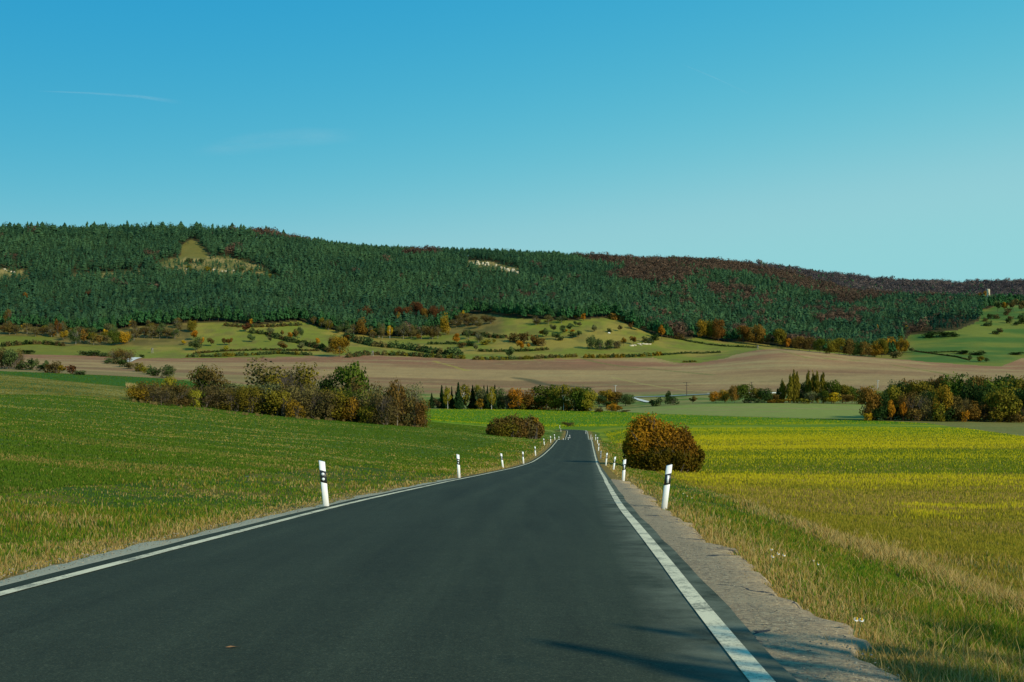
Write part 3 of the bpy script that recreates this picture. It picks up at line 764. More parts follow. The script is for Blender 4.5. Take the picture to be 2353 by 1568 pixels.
PROTO = {}
def proto(kind):
    """crown and trunk meshes of one kind, several variants each"""
    if kind in PROTO: return PROTO[kind]
    out = []; nv = 4
    for v in range(nv):
        sd = (sum((i + 3) * ord(ch) for i, ch in enumerate(kind)) * 97 + v * 13) % 99991
        if kind == 'round': c = crown(sd, .05, 14, 2500, .026, .30, (.17, .27)); t = limbs(sd, .22, .022, 6, .30, .9, 1, 4, 1, .75)
        elif kind == 'small': c = crown(sd, .26, 8, 620, .048, .28, (.18, .27)); t = limbs(sd, .3, .03, 5, .28, .8, 1, 4, 1, .7)
        elif kind == 'shrub': c = crown(sd, .0, 12, 1500, .030, .30, (.17, .28), kind='shrub'); t = limbs(sd, .1, .014, 5, .5, 1.6, 1, 3, 4, .5)
        elif kind == 'lowbush': c = crown(sd, .0, 8, 480, .055, .30, (.2, .3), kind='shrub'); t = limbs(sd, .1, .014, 4, .45, 1.4, 1, 3, 3, .4)
        elif kind == 'bare': c = crown(sd, .02, 14, 2100, .021, .30, (.18, .29), .25, kind='shrub'); t = limbs(sd, .10, .014, 6, .42, 1.5, 2, 3, 5, .62)
        elif kind == 'baretree': c = crown(sd, .16, 12, 1500, .026, .29, (.18, .28), .25); t = limbs(sd, .28, .024, 8, .36, 1.0, 2, 3, 1, .8)
        elif kind == 'birch': c = crown(sd, .16, 15, 1300, .030, .26, (.16, .25), .25); t = limbs(sd, .26, .024, 9, .30, 1.3, 1, 4, 1, .96)
        elif kind == 'poplar': c = crown(sd, .06, 16, 2200, .045, kind='column'); t = limbs(sd, .1, .05, 6, .2, 3.0, 0, 4, 1, .9)
        elif kind == 'spruce': c = conifer(sd, 11, .02, 1.0, 1300, .06, 1.0); t = limbs(sd, .1, .03, 0, .1, 1, 0, 5, 1, .92)
        elif kind == 'pine': c = conifer(sd, 7, .28, 1.0, 420, .085, .5); t = limbs(sd, .36, .016, 0, .1, 1, 0, 5, 1, .9)
        cm = make_mesh('crown', c[0], c[1], [M_BARK], False, tint=c[2]); tm = t.mesh('trunk', [M_BARK])
        out.append((cm, tm))
    PROTO[kind] = out; return out

def conifer(seed, tiers, h0, top, n, leaf, taper):
    """tiers of drooping, ragged branch sprays"""
    rg = np.random.default_rng(seed); P = []; Nn = []; T = []
    per = n // tiers
    for k in range(tiers):
        t = (k + .5) / tiers; z = h0 + (top - h0) * t
        rad = .5 * ((1 - t) ** (.85 if taper > .8 else .6) * (.55 + .45 * min(1, t * 5 + .45)) + .03)
        nb = 7 + int(rg.integers(0, 3)); ba = rg.random() * 6.28; bl = rg.uniform(.45, 1.25, nb); bt = rg.normal(size=nb) * .12
        m = max(14, int(per * (1.5 - t)))
        b = rg.integers(0, nb, m); u = rg.random(m) ** .55
        a = ba + b * 6.28 / nb + rg.normal(size=m) * .22
        r = rad * u * bl[b]; zz = z - .09 * u * (taper > .8) + (1 - taper) * .05 * u + rg.normal(size=m) * .018
        P.append(np.stack([r * np.cos(a), r * np.sin(a), zz], 1)); Nn.append(np.stack([np.cos(a) * .7, np.sin(a) * .7, .7 + 0 * a], 1))
        T.append(.38 + .35 * u + bt[b] + .1 * rg.normal(size=m))
    P = np.vstack(P); V = leaf_quads(P, np.vstack(Nn), leaf, rg, .55)
    return V, np.arange(len(V)).reshape(-1, 4), np.clip(np.repeat(np.concatenate(T), 4), 0, 1)

WARM = np.array([1.24, 1.20, .80]); MILD = np.array([1.04, 1.10, .85])
# leaf colours: (shade side of the clumps, sunny side), as base colours
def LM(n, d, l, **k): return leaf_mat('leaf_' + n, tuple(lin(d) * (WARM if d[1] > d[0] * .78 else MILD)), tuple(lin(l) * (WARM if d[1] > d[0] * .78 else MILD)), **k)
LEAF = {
 'pine': LM('pine', (20, 50, 42), (58, 96, 66)), 'spruce': LM('spruce', (12, 28, 22), (38, 60, 38)),
 'orange': LM('orange', (108, 72, 18), (180, 118, 38)), 'yellow': LM('yellow', (128, 96, 16), (198, 156, 44)),
 'rust': LM('rust', (76, 54, 26), (130, 92, 44)), 'red': LM('red', (66, 42, 30), (104, 66, 44)),
 'brown': LM('brown', (66, 52, 32), (112, 90, 52)), 'olive': LM('olive', (58, 58, 24), (116, 106, 42)),
 'green': LM('green', (34, 52, 24), (84, 96, 40)), 'dkgreen': LM('dkgreen', (22, 40, 26), (58, 76, 42)),
 'grey': LM('grey', (58, 62, 48), (104, 106, 80)), 'greygreen': LM('greygreen', (40, 56, 40), (84, 98, 64)),
 'greybrown': LM('greybrown', (58, 54, 38), (102, 92, 64)), 'ochre': LM('ochre', (86, 70, 24), (138, 110, 42)),
 'redbrown': LM('redbrown', (60, 52, 33), (98, 83, 51)), 'yellowgreen': LM('yellowgreen', (82, 84, 26), (140, 130, 50)),
 'twiggy': LM('twiggy', (60, 52, 30), (98, 84, 46)),
 'gold': LM('gold', (104, 84, 22), (170, 128, 42)), 'bushbrown': LM('bushbrown', (74, 58, 22), (132, 98, 36)), 'bushdark': LM('bushdark', (52, 50, 18), (98, 86, 30)),
}
SPECIES = {'round': 'broadleaf_tree', 'small': 'small_tree', 'shrub': 'shrub', 'lowbush': 'bush', 'bare': 'shrub', 'baretree': 'bare_tree',
           'birch': 'birch_tree', 'poplar': 'poplar_tree', 'spruce': 'spruce_tree', 'pine': 'pine_tree'}
BARKS = {'birch': M_BIRCH, 'bare': M_TWIG, 'baretree': M_PALEBARK, 'pine': M_PINEBARK, 'shrub': M_TWIG, 'lowbush': M_TWIG}
LABELS = {}
PLANTS = []
def plant(kind, colr, X, Y, hgt, wid, label, group=None, name=None, sink=.0, z=None, bark=None, parts=True):
    v = proto(kind)[rnd.randrange(4)]
    if z is None: z = float(height(X, Y)[0])
    nm = name or SPECIES[kind]
    wid = wid * {'spruce': 1.32, 'poplar': 1.08, 'round': 1.14, 'baretree': 1.12, 'bare': 1.15}.get(kind, 1.0)
    e = link(nm, None); e.empty_display_size = 1; e.location = (X, Y, z - sink)
    s = rnd.uniform(.94, 1.06)
    e.rotation_euler = (0, 0, rnd.random() * 6.28); e.scale = (wid, wid * s, hgt)
    cat = 'shrub' if nm in ('shrub', 'bush') else 'tree'
    tag(e, label, cat, group)
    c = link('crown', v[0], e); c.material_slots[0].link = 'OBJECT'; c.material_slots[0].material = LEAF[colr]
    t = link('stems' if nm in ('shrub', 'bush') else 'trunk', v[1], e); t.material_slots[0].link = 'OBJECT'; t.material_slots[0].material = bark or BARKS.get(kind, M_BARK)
    LABELS.setdefault(label, []).append(e); PLANTS.append(e)
    return e
def place(kind, colr, x, base, top, w, label, group=None, Y=None, **kw):
    """x = bearing of the stem, base/top = elevation rows of foot and tip, w = width in survey units"""
    if Y is None: Y = float(dist_of(x, base, 60)[0])
    X = bearing(x, Y); z = float(height(X, Y)[0])
    zt = (HOR - top) / F * Y
    h = max(zt - z, .8)
    if base is not None and Y is not None: h = max(h, (base - top) / F * Y * .7)
    return plant(kind, colr, X, Y, h, w / F * Y, label, group, **kw)
# ================================================================= hedgerow on the rise left of the road (about 200 m off)
GH = 'shrubs of the hedgerow above the green crop'
for kind, col, x, b, t, w, lab in [
 ('shrub', 'ochre', 322, 924, 892, 46, 'low yellow-orange shrub at the left tip of the hedgerow'),
 ('bare', 'redbrown', 352, 928, 884, 44, 'twiggy red-brown shrub beside the yellow-orange shrub at the hedgerow tip'),
 ('shrub', 'yellowgreen', 384, 905, 868, 30, 'small yellow-green tree rising behind the left end of the hedgerow'),
 ('bare', 'greybrown', 372, 931, 893, 44, 'grey-brown twiggy shrub in front of the small yellow-green tree'),
 ('bare', 'redbrown', 408, 932, 882, 50, 'dark reddish twiggy shrub left of the tall ivy-topped shrub'),
 ('lowbush', 'redbrown', 415, 935, 916, 30, 'low reddish bush at the foot of the hedgerow'),
 ('shrub', 'yellowgreen', 446, 935, 898, 26, 'yellow-green shrub at the foot of the tall ivy-topped shrub'),
 ('baretree', 'redbrown', 476, 934, 847, 62, 'tall brown shrub with a ragged top standing out of the hedgerow'),
 ('shrub', 'green', 462, 932, 845, 30, 'dark green ivy-clad stem poking above the tall brown shrub'),
 ('bare', 'greybrown', 505, 938, 882, 46, 'grey-brown shrub on the right flank of the tall brown shrub'),
 ('bare', 'grey', 535, 940, 884, 52, 'pale grey bare shrub with silvery branches in the hedgerow'),
 ('shrub', 'olive', 548, 946, 908, 48, 'olive shrub bulging from the front of the hedgerow'),
 ('bare', 'redbrown', 577, 948, 892, 46, 'red-brown twiggy shrub just left of the big domed tree'),
 ('bare', 'greybrown', 652, 950, 838, 104, 'big domed olive tree with fine twigs in the middle of the hedgerow'),
 ('bare', 'olive', 668, 952, 846, 84, 'mossy twiggy tree overlapping the right side of the big domed tree'),
 ('bare', 'grey', 612, 952, 884, 62, 'grey twiggy shrub under the left side of the big domed tree'),
 ('shrub', 'olive', 645, 957, 900, 56, 'olive-brown shrub under the middle of the big domed tree'),
 ('shrub', 'ochre', 676, 960, 922, 38, 'ochre shrub low at the front of the hedgerow below the domed tree'),
 ('bare', 'greybrown', 690, 958, 884, 58, 'brown twiggy shrub under the right side of the big domed tree'),
 ('shrub', 'olive', 722, 962, 903, 50, 'round olive shrub between the domed tree and the green tree'),
 ('shrub', 'dkgreen', 747, 930, 869, 46, 'small dark round tree just left of the green tree in the hedgerow'),
 ('round', 'green', 803, 945, 843, 70, 'green leafy tree with a pointed crown rising above the hedgerow'),
 ('bare', 'olive', 762, 966, 898, 58, 'mossy twiggy shrub below the small dark round tree'),
 ('bare', 'greybrown', 792, 966, 893, 52, 'brown shrub under the green leafy tree'),
 ('shrub', 'ochre', 808, 970, 918, 42, 'ochre-green shrub at the front below the green leafy tree'),
 ('bare', 'redbrown', 838, 968, 880, 56, 'red-brown shrub on the right of the green leafy tree'),
 ('bare', 'grey', 862, 972, 898, 50, 'grey shrub with pale branches at the hedgerow front'),
 ('shrub', 'olive', 843, 973, 930, 40, 'low olive shrub at the hedgerow front near the right end'),
 ('baretree', 'brown', 913, 965, 880, 36, 'small dark tree standing above the right part of the hedgerow'),
 ('bare', 'greybrown', 888, 974, 900, 52, 'brown shrub under the small dark tree near the right end'),
 ('bare', 'redbrown', 922, 976, 898, 50, 'reddish shrub right of the small dark tree in the hedgerow'),
 ('bare', 'grey', 944, 974, 888, 40, 'grey bare shrub with light twigs near the right end of the hedgerow'),
 ('bare', 'brown', 950, 978, 918, 46, 'brown shrub low near the right end of the hedgerow'),
 ('shrub', 'olive', 969, 977, 926, 34, 'olive-brown shrub closing the right end of the hedgerow'),
]:
    if x > 880: Y = float(np.interp(x, [880, 985], [206, 216]))
    else: Y = float(dist_of(x, b, 60)[0])
    Y = min(max(Y, 165), 235) + rnd.uniform(-2, 2)
    place(kind, col, x, b, t - 3, w * 1.15, lab, GH, Y=Y, sink=.15)
for k in range(20):
    x = 345 + k * 31.5 + rnd.uniform(-8, 8)
    place('bare', rnd.choice(['olive', 'greybrown', 'olive', 'greybrown', 'green']), x, 940, float(np.interp(x, [345, 480, 600, 800, 960], [894, 888, 890, 892, 908])) + rnd.uniform(-4, 8), rnd.uniform(50, 64),
          'olive-brown shrub in the thick of the hedgerow, behind its front row', GH, Y=float(np.interp(x, [345, 880, 985], [196, 212, 218])) + rnd.uniform(0, 4), sink=.15)
for k in range(16):
    x = 335 + k * 40.5 + rnd.uniform(-8, 8); b = float(np.interp(x, [330, 985], [925, 977]))
    place('lowbush' if k % 2 else 'bare', rnd.choice(['redbrown', 'greybrown', 'olive', 'brown']), x, b, b - rnd.uniform(34, 52), rnd.uniform(44, 60),
          'low brownish filler shrub along the foot of the hedgerow', GH, Y=min(max(float(dist_of(x, b - 2, 60)[0]), 165), 214) + rnd.uniform(1, 5), sink=.15)

# ---- bushes beside the road
def big_bush(name, label, X, Y, blobs, n, leaf, mats, seed, twigs=60, reach=1.0):
    """a dense bush made of overlapping leafy masses; blobs = (dx, dy, z, rx, ry, rz, share, material)"""
    rg = np.random.default_rng(seed); z0 = float(height(X, Y)[0]); e = link(name, None, loc=(X, Y, z0)); tag(e, label, 'shrub')
    groups = {}
    blobs = list(blobs)
    for _ in range(26):    # ragged shoots break the outline
        q = blobs[rg.integers(0, len(blobs) if len(blobs) < 12 else 10)]; d = sphere_pts(1, rg)[0]; d[2] = abs(d[2]) * .9 + .05; r = rg.uniform(.16, .34)
        blobs.append((q[0] + d[0] * q[3] * .95, q[1] + d[1] * q[4] * .95, q[2] + d[2] * q[5] * .92, q[3] * r, q[4] * r, q[5] * r * 1.3, .014, q[7]))
    for dx, dy, z, rx, ry, rz, sh, mt in blobs:
        m = int(n * sh); d = sphere_pts(m, rg); sub = sphere_pts(max(12, m // 55), rg); pk = rg.integers(0, len(sub), m)
        d = d * .6 + sub[pk] * .5; d /= np.linalg.norm(d, axis=1)[:, None]
        rad = (.62 + .40 * rg.random(m) ** .7) * (1 + .10 * rg.normal(size=len(sub))[pk])
        P = np.array([dx, dy, z]) + d * rad[:, None] * np.array([rx, ry, rz]); ok = P[:, 2] > .02
        T = .5 + .16 * rg.normal(size=len(sub))[pk] + .14 * rg.normal(size=m) + .25 * (rad - .8)
        V = leaf_quads(P[ok], d[ok], leaf, rg, .8); groups.setdefault(mt, []).append((V, np.clip(np.repeat(T[ok], 4), 0, 1)))
    mats_ = list(groups); V = []; Q = []; T = []; nn = 0; idx = []
    for i, mt in enumerate(mats_):
        for v, t in groups[mt]:
            q = np.arange(len(v)).reshape(-1, 4) + nn; V.append(v); Q.append(q); T.append(t); nn += len(v); idx += [i] * len(q)
    me = make_mesh('crown', np.vstack(V), np.vstack(Q), [LEAF[m] for m in mats_], tint=np.concatenate(T))
    me.polygons.foreach_set('material_index', np.array(idx, np.int32)); me.update(); link('crown', me, e)
    b = MB()
    for k in range(twigs):
        bl = blobs[rg.integers(0, len(blobs))]; d = sphere_pts(1, rg)[0]; d[2] = abs(d[2])
        q = np.array(bl[:3]) + d * np.array(bl[3:6]) * rg.uniform(.9, 1.0 + .16 * reach); p = np.array([bl[0] * .6 + rg.normal() * .3, bl[1] * .6 + rg.normal() * .3, -.1]); mid = p * .4 + q * .6 + rg.normal(size=3) * .2
        b.tube(p, mid, .045, .028, 4); b.tube(mid, q, .028, .006, 3)
        for _ in range(3):
            w = q + rg.normal(size=3) * .3; b.tube(mid * .4 + q * .6, w, .012, .004, 3)
    link('stems', b.mesh('stems', [M_TWIG]), e); return e

big_bush('bush', 'large rounded russet and orange bush on the right verge behind the posts', 13.0, 98.5,
  [(-1.9, -.2, 2.4, 1.35, 1.6, 2.4, .20, 'gold'), (-1.2, .3, 3.2, 1.3, 1.5, 1.75, .12, 'gold'), (-.2, -.2, 2.6, 1.5, 1.6, 1.9, .14, 'gold'), (.8, -.3, 2.1, 1.6, 1.6, 1.9, .14, 'bushbrown'),
   (1.7, 0, 1.7, 1.4, 1.5, 1.65, .12, 'bushbrown'), (-.9, -1.1, 1.2, 2.0, 1.1, 1.3, .10, 'bushdark'), (2.4, .2, 1.2, 1.1, 1.3, 1.3, .08, 'bushdark'), (-2.4, .8, 1.5, .9, 1.3, 2.0, .08, 'bushdark'), (.6, -1.0, 1.1, 2.2, 1.1, 1.2, .10, 'bushdark'), (1.3, .8, 2.4, 1.4, 1.4, 1.4, .07, 'gold'), (-.6, -.9, 2.2, 1.5, 1.0, 1.5, .09, 'bushbrown')],
  30000, .07, None, 5, 110, 1.3)
Yb = 200.0
big_bush('bush', 'wide brown twiggy bush left of the road, behind the crop', bearing(1172, Yb), Yb,
  [(-1.9, 0, 1.7, 2.1, 1.8, 1.7, .22, 'twiggy'), (.4, .3, 2.0, 2.2, 1.8, 1.9, .24, 'twiggy'), (-.6, -.8, 1.2, 2.6, 1.3, 1.3, .18, 'olive'), (-3.0, .2, 1.0, 1.2, 1.2, 1.1, .10, 'twiggy'), (1.7, -.3, 1.5, 1.6, 1.5, 1.7, .16, 'brown')], 8000, .12, None, 6, 90, 1.6)
big_bush('bush', 'yellow-brown bush leaning on the right side of the wide brown bush', bearing(1222, Yb + 1), Yb + 1,
  [(-.4, 0, 1.9, 1.6, 1.5, 2.0, .4, 'greybrown'), (.9, .2, 1.5, 1.3, 1.3, 1.5, .3, 'brown'), (.2, .3, 2.8, 1.1, 1.1, 1.0, .25, 'ochre')], 4200, .12, None, 8, 80, 1.7)
place('bare', 'redbrown', 1306, 987, 972, 24, 'small round brown bush alone at the outside of the far bend', Y=376)

# ---- tree belt behind the yellow-green field (about 620 m off)
YB = lambda x: float(np.interp(x, [980, 1260, 1400], [612, 612, 560]))
GB = 'trees of the belt behind the yellow-green field'
for kind, col, x, b, t, w, lab in [
 ('spruce', 'spruce', 992, 938, 903, 12, 'lone dark spruce at the left end, apart from the belt'),
 ('spruce', 'spruce', 1015, 938, 885, 15, 'leftmost dark spruce of the conifer group in the belt'),
 ('spruce', 'spruce', 1025, 938, 887, 12, 'dark spruce half behind the leftmost spruce of the group'),
 ('birch', 'yellowgreen', 1029, 938, 893, 20, 'yellowish birch in front of the two leftmost spruces'),
 ('spruce', 'spruce', 1038, 938, 890, 11, 'slim dark spruce between the yellowish birch and the broad spruce'),
 ('spruce', 'spruce', 1053, 938, 881, 20, 'broad tallest spruce of the conifer group'),
 ('birch', 'olive', 1065, 938, 886, 32, 'large half-bare birch with white limbs before the spruces'),
 ('spruce', 'spruce', 1086, 938, 885, 17, 'dark spruce just right of the large white-limbed birch'),
 ('round', 'olive', 1098, 938, 887, 18, 'olive tree between two dark spruces in the conifer group'),
 ('baretree', 'grey', 1107, 938, 895, 22, 'bare white-limbed birch in the gap between the spruces'),
 ('small', 'ochre', 1103, 939, 917, 20, 'small orange tree at the foot of the bare birch'),
 ('spruce', 'spruce', 1112, 937, 885, 12, 'slim spruce right of the bare birch'),
 ('spruce', 'spruce', 1120, 937, 887, 12, 'slim spruce left of the straight white birch trunk'),
 ('birch', 'yellowgreen', 1129.5, 939, 890, 20, 'yellow birch with one straight white trunk'),
 ('spruce', 'spruce', 1137, 937, 884, 13, 'rightmost spruce of the conifer group'),
 ('shrub', 'greygreen', 1150, 938, 894, 26, 'pale grey-green tree at the right end of the conifer group'),
 ('lowbush', 'dkgreen', 1154, 939, 931, 12, 'tiny dark bush beside the pale grey-green tree'),
 ('round', 'orange', 1183, 936, 895, 34, 'orange-brown tree left of the grassy mound'),
 ('shrub', 'greybrown', 1166, 937, 906, 28, 'thin brownish tree between the conifers and the orange-brown tree'),
 ('round', 'rust', 1218, 934, 898, 34, 'rusty tree behind the grassy mound'),
 ('shrub', 'olive', 1199, 934, 912, 30, 'olive shrub behind the top of the grassy mound'),
 ('round', 'green', 1255, 941, 888, 62, 'big dark green rounded tree in the middle of the belt'),
 ('round', 'olive', 1282, 940, 891, 40, 'olive-brown tree behind the bright orange maple'),
 ('round', 'orange', 1277, 943, 909, 30, 'bright orange maple in front of the big dark rounded tree'),
 ('birch', 'olive', 1295, 942, 886, 32, 'tall pale tree with a leaning white limb right of the orange maple'),
 ('round', 'olive', 1320, 942, 892, 42, 'olive tree right of the pale white-limbed tree'),
 ('round', 'green', 1343, 944, 893, 44, 'green-brown tree in the right part of the belt'),
 ('round', 'yellowgreen', 1356, 947, 900, 32, 'pale yellow-green tree at the right end of the belt'),
 ('lowbush', 'dkgreen', 1310, 943, 934, 16, 'dark bush at the foot of the olive tree'),
 ('lowbush', 'olive', 1330, 944, 930, 20, 'yellowish bush in front of the green-brown tree'),
 ('lowbush', 'redbrown', 1376, 948, 936, 18, 'brown bush just right of the pale yellow-green tree'),
 ('round', 'orange', 1406, 949, 929, 24, 'round orange tree on the corner of the pale field'),
 ('small', 'ochre', 1423, 949, 933, 16, 'small ochre tree beside the round orange tree'),
 ('lowbush', 'greybrown', 1438, 950, 943, 22, 'low grey bush right of the small ochre tree'),
]:
    place(kind, col, x, b, t, w, lab, GB, Y=YB(x) + rnd.uniform(-6, 6) - (3 if b > 938 else 0))
for x, t, w, col, lab in [(1393, 898, 40, 'ochre', 'orange-brown tree behind the left corner of the pale field'), (1414, 902, 34, 'brown', 'brownish tree below the grey pole'),
                     (1437, 907, 34, 'greygreen', 'pale grey-green tree right of the brownish tree'), (1378, 910, 28, 'greygreen', 'grey-green tree left of the orange-brown tree behind the pale field'), (1400, 920, 30, 'dkgreen', 'dark low tree in front of the orange-brown tree')]:
    place('round', col, x, 930, t, w, lab, GB, Y=668)

# ---- trees along the valley, right of the middle
GV = 'trees in the valley behind the pale field'
for kind, col, x, t, w, lab in [
 ('lowbush', 'dkgreen', 1499, 919, 24, 'dark low bush near the pale side track'), ('lowbush', 'greygreen', 1515, 914, 22, 'grey-green bush right of the dark low bush'),
 ('shrub', 'dkgreen', 1542, 911, 32, 'dark triangular bush below the small dark treetop'), ('small', 'redbrown', 1592, 911, 17, 'small brown tree alone in the valley right of the power pole'),
 ('round', 'orange', 1645, 901, 24, 'leftmost orange tree of the valley row'), ('round', 'ochre', 1666, 897, 30, 'second broader orange tree of the valley row'),
 ('round', 'rust', 1688, 888, 19, 'tall slim orange-brown tree of the valley row'), ('round', 'green', 1711, 885, 36, 'green tree right of the tall slim orange-brown tree'),
 ('round', 'olive', 1733, 894, 32, 'yellow-olive tree before the white railing'), ('round', 'dkgreen', 1757, 894, 30, 'dark green tree under the right end of the white railing'),
 ('round', 'brown', 1781, 905, 32, 'brown tree left of the poplars'), ('spruce', 'dkgreen', 1787, 893, 18, 'dark conifer behind the brown tree left of the poplars'),
 ('poplar', 'olive', 1798, 878, 12, 'shortest poplar, left of the others'), ('poplar', 'olive', 1815, 867, 13, 'second poplar of the left cluster'),
 ('poplar', 'olive', 1824, 857, 13, 'tallest poplar in the left cluster'), ('poplar', 'olive', 1832, 861, 11, 'right poplar of the left cluster'),
 ('round', 'dkgreen', 1844, 881, 24, 'dark tree filling the gap between the two poplar clusters'),
 ('poplar', 'olive', 1858, 859, 12, 'leftmost poplar of the right cluster'), ('poplar', 'olive', 1867.5, 862, 10, 'slim second poplar of the right cluster'),
 ('poplar', 'olive', 1877.5, 861, 13, 'third poplar of the right cluster'), ('poplar', 'olive', 1892, 862, 14, 'rightmost poplar of the valley row'),
 ('baretree', 'grey', 1862, 901, 26, 'grey bare tree with pale stem below the right poplars'), ('baretree', 'greygreen', 1888, 903, 28, 'grey-green bare tree below the rightmost poplar'),
 ('round', 'green', 1910, 877, 40, 'large green tree right of the poplars'), ('round', 'olive', 1936, 886, 40, 'olive tree between the large green tree and the copse'),
 ('round', 'green', 1958, 890, 34, 'green tree nearest the copse in the valley'), ('round', 'yellow', 1916, 902, 34, 'yellow-leaved tree in front of the large green tree'),
 ('small', 'yellow', 1963, 907, 18, 'small yellow tree at the left edge of the copse'), ('round', 'brown', 1942, 908, 30, 'brown low tree left of the small yellow tree'),
 ('lowbush', 'ochre', 1770, 918, 24, 'low orange bush at the field edge under the brown tree'), ('lowbush', 'ochre', 1801, 917, 34, 'low orange bushes below the shortest poplar'),
 ('round', 'olive', 1830, 906, 34, 'olive tree at the foot of the left poplars'), ('lowbush', 'dkgreen', 1722, 916, 30, 'dark bush at the foot of the green tree'),
 ('lowbush', 'greygreen', 1745, 916, 26, 'grey-green bush under the yellow-olive tree'), ('lowbush', 'olive', 1845, 917, 34, 'olive bush at the foot of the grey bare tree'),
 ('lowbush', 'brown', 1985, 912, 30, 'brown bush behind the left edge of the copse'),
]:
    place(kind, col, x, 930, t, w, lab, GV, Y=640 + rnd.uniform(-10, 12) - (10 if kind == 'lowbush' else 0))
place('small', 'dkgreen', 1534, 914, 899, 13, 'small dark treetop on the bank beside the valley road', Y=735)

R1 = random.Random(21)
# ---- copse on the right
GC = 'trees of the copse on the right'
for kind, col, x, b, t, w, dy, lab in [
 ('round', 'rust', 1991, 966, 893, 46, 0, 'rust and orange tree at the left edge of the copse'),
 ('lowbush', 'yellow', 1995, 966, 950, 22, -4, 'low yellow bush at the left corner of the copse'),
 ('round', 'olive', 2006, 964, 893, 34, 12, 'olive tree behind the rust tree at the left edge'),
 ('round', 'dkgreen', 2027, 965, 908, 40, 2, 'dark green tree beside the left rust tree'),
 ('round', 'olive', 2053, 965, 890, 46, 6, 'golden-olive tree with a rounded top in the left part of the copse'),
 ('small', 'orange', 2047, 966, 922, 20, -5, 'bright orange slim tree at the front of the copse'),
 ('small', 'orange', 2075, 966, 926, 15, -5, 'slim orange-yellow tree right of the bright orange one'),
 ('bare', 'brown', 2090, 966, 903, 40, -1, 'brown half-bare tree at the copse front'),
 ('round', 'dkgreen', 2067, 960, 882, 46, 22, 'dark green tree rising behind the golden-olive tree'),
 ('baretree', 'grey', 2050, 960, 879, 32, 26, 'grey bare treetop at the back left of the copse'),
 ('round', 'brown', 2086, 960, 877, 40, 24, 'brown-topped tree at the back of the copse'),
 ('round', 'olive', 2119, 960, 879, 54, 16, 'broad olive tree in the middle of the copse'),
 ('bare', 'greybrown', 2122, 966, 905, 42, -2, 'grey-brown half-bare tree before the broad olive tree'),
 ('round', 'redbrown', 2145, 960, 873, 32, 26, 'reddish treetop at the back of the copse'),
 ('round', 'ochre', 2163, 967, 888, 36, -3, 'tall narrow ochre tree at the copse front'),
 ('lowbush', 'olive', 2158, 967, 930, 30, -6, 'olive bush at the foot of the tall narrow ochre tree'),
 ('round', 'brown', 2162, 960, 870, 38, 24, 'brown treetop behind the tall narrow ochre tree'),
 ('round', 'green', 2189, 960, 866, 46, 20, 'tall green tree in the middle back of the copse'),
 ('round', 'redbrown', 2195, 967, 912, 38, -3, 'red-brown tree at the front right of the tall ochre tree'),
 ('round', 'dkgreen', 2217, 962, 868, 50, 16, 'dark green crown right of the tall green tree'),
 ('bare', 'greybrown', 2217, 968, 919, 36, -3, 'grey half-bare tree between red-brown and orange-brown trees'),
 ('lowbush', 'orange', 2219, 968, 945, 18, -7, 'small orange bush at the foot of the grey half-bare tree'),
 ('round', 'rust', 2236, 968, 926, 30, -3, 'rusty tree right of the grey half-bare tree'),
 ('round', 'brown', 2249, 960, 868, 46, 22, 'orange-brown treetop at the back right of the copse'),
 ('round', 'brown', 2262, 969, 928, 46, -2, 'dark brown low tree at the copse front'),
 ('round', 'dkgreen', 2262, 964, 890, 44, 10, 'shaded dark green tree behind the dark brown low tree'),
 ('round', 'green', 2281, 962, 877, 54, 14, 'mid green broad tree in the right part of the copse'),
 ('round', 'dkgreen', 2304, 962, 868, 48, 18, 'tall dark green tree at the back right of the copse'),
 ('round', 'olive', 2306, 970, 887, 60, -3, 'large olive-brown tree at the front right of the copse'),
 ('round', 'olive', 2332, 962, 869, 48, 18, 'olive treetop near the right edge of the copse'),
 ('round', 'dkgreen', 2350, 971, 896, 50, -2, 'dark green tree cut by the right edge of the view'),
 ('round', 'brown', 2362, 964, 872, 50, 14, 'brown treetop at the very right of the copse'),
 ('round', 'dkgreen', 2140, 964, 900, 44, 8, 'dark green tree between the broad olive and tall ochre trees'),
 ('lowbush', 'brown', 2105, 966, 940, 34, -6, 'brown bush at the copse front under the half-bare trees'),
 ('lowbush', 'dkgreen', 2180, 967, 938, 34, -4, 'dark bush at the foot of the red-brown tree'),
 ('lowbush', 'olive', 2285, 969, 944, 34, -7, 'olive bush at the foot of the large olive-brown tree'),
 ('lowbush', 'dkgreen', 2020, 965, 938, 34, -3, 'dark bush at the foot of the dark green tree on the left'),
 ('lowbush', 'brown', 2335, 970, 944, 36, -7, 'brown bush at the right end of the copse front'),
]:
    place(kind, col, x, b, t, w, lab, GC, Y=404 + dy + (x - 1990) * .0)
for k in range(12):
    x = 2040 + k * 28 + R1.uniform(-8, 8)
    place('round', R1.choice(['dkgreen', 'green', 'brown', 'olive', 'dkgreen']), x, 962, float(np.interp(x, [2030, 2090, 2180, 2360], [896, 884, 874, 874])) + R1.uniform(0, 8), 58, 'tree deep inside the copse, mostly hidden behind its front row', GC, Y=440 + R1.uniform(-6, 8))
for k in range(14):
    x = 2000 + k * 26 + R1.uniform(-8, 8)
    place('lowbush', R1.choice(['dkgreen', 'brown', 'olive', 'dkgreen', 'greybrown']), x, 966, 940 + R1.uniform(-6, 6), 36, 'dark undergrowth bush between the trunks of the copse', GC, Y=407 + R1.uniform(-2, 4))
for k in range(13):
    x = 1005 + k * 29 + R1.uniform(-8, 8)
    place('lowbush', R1.choice(['dkgreen', 'olive', 'greybrown', 'ochre']), x, 938, 920 + R1.uniform(-5, 5), 34, 'low bush filling the foot of the tree belt', GB, Y=YB(x) + 6)
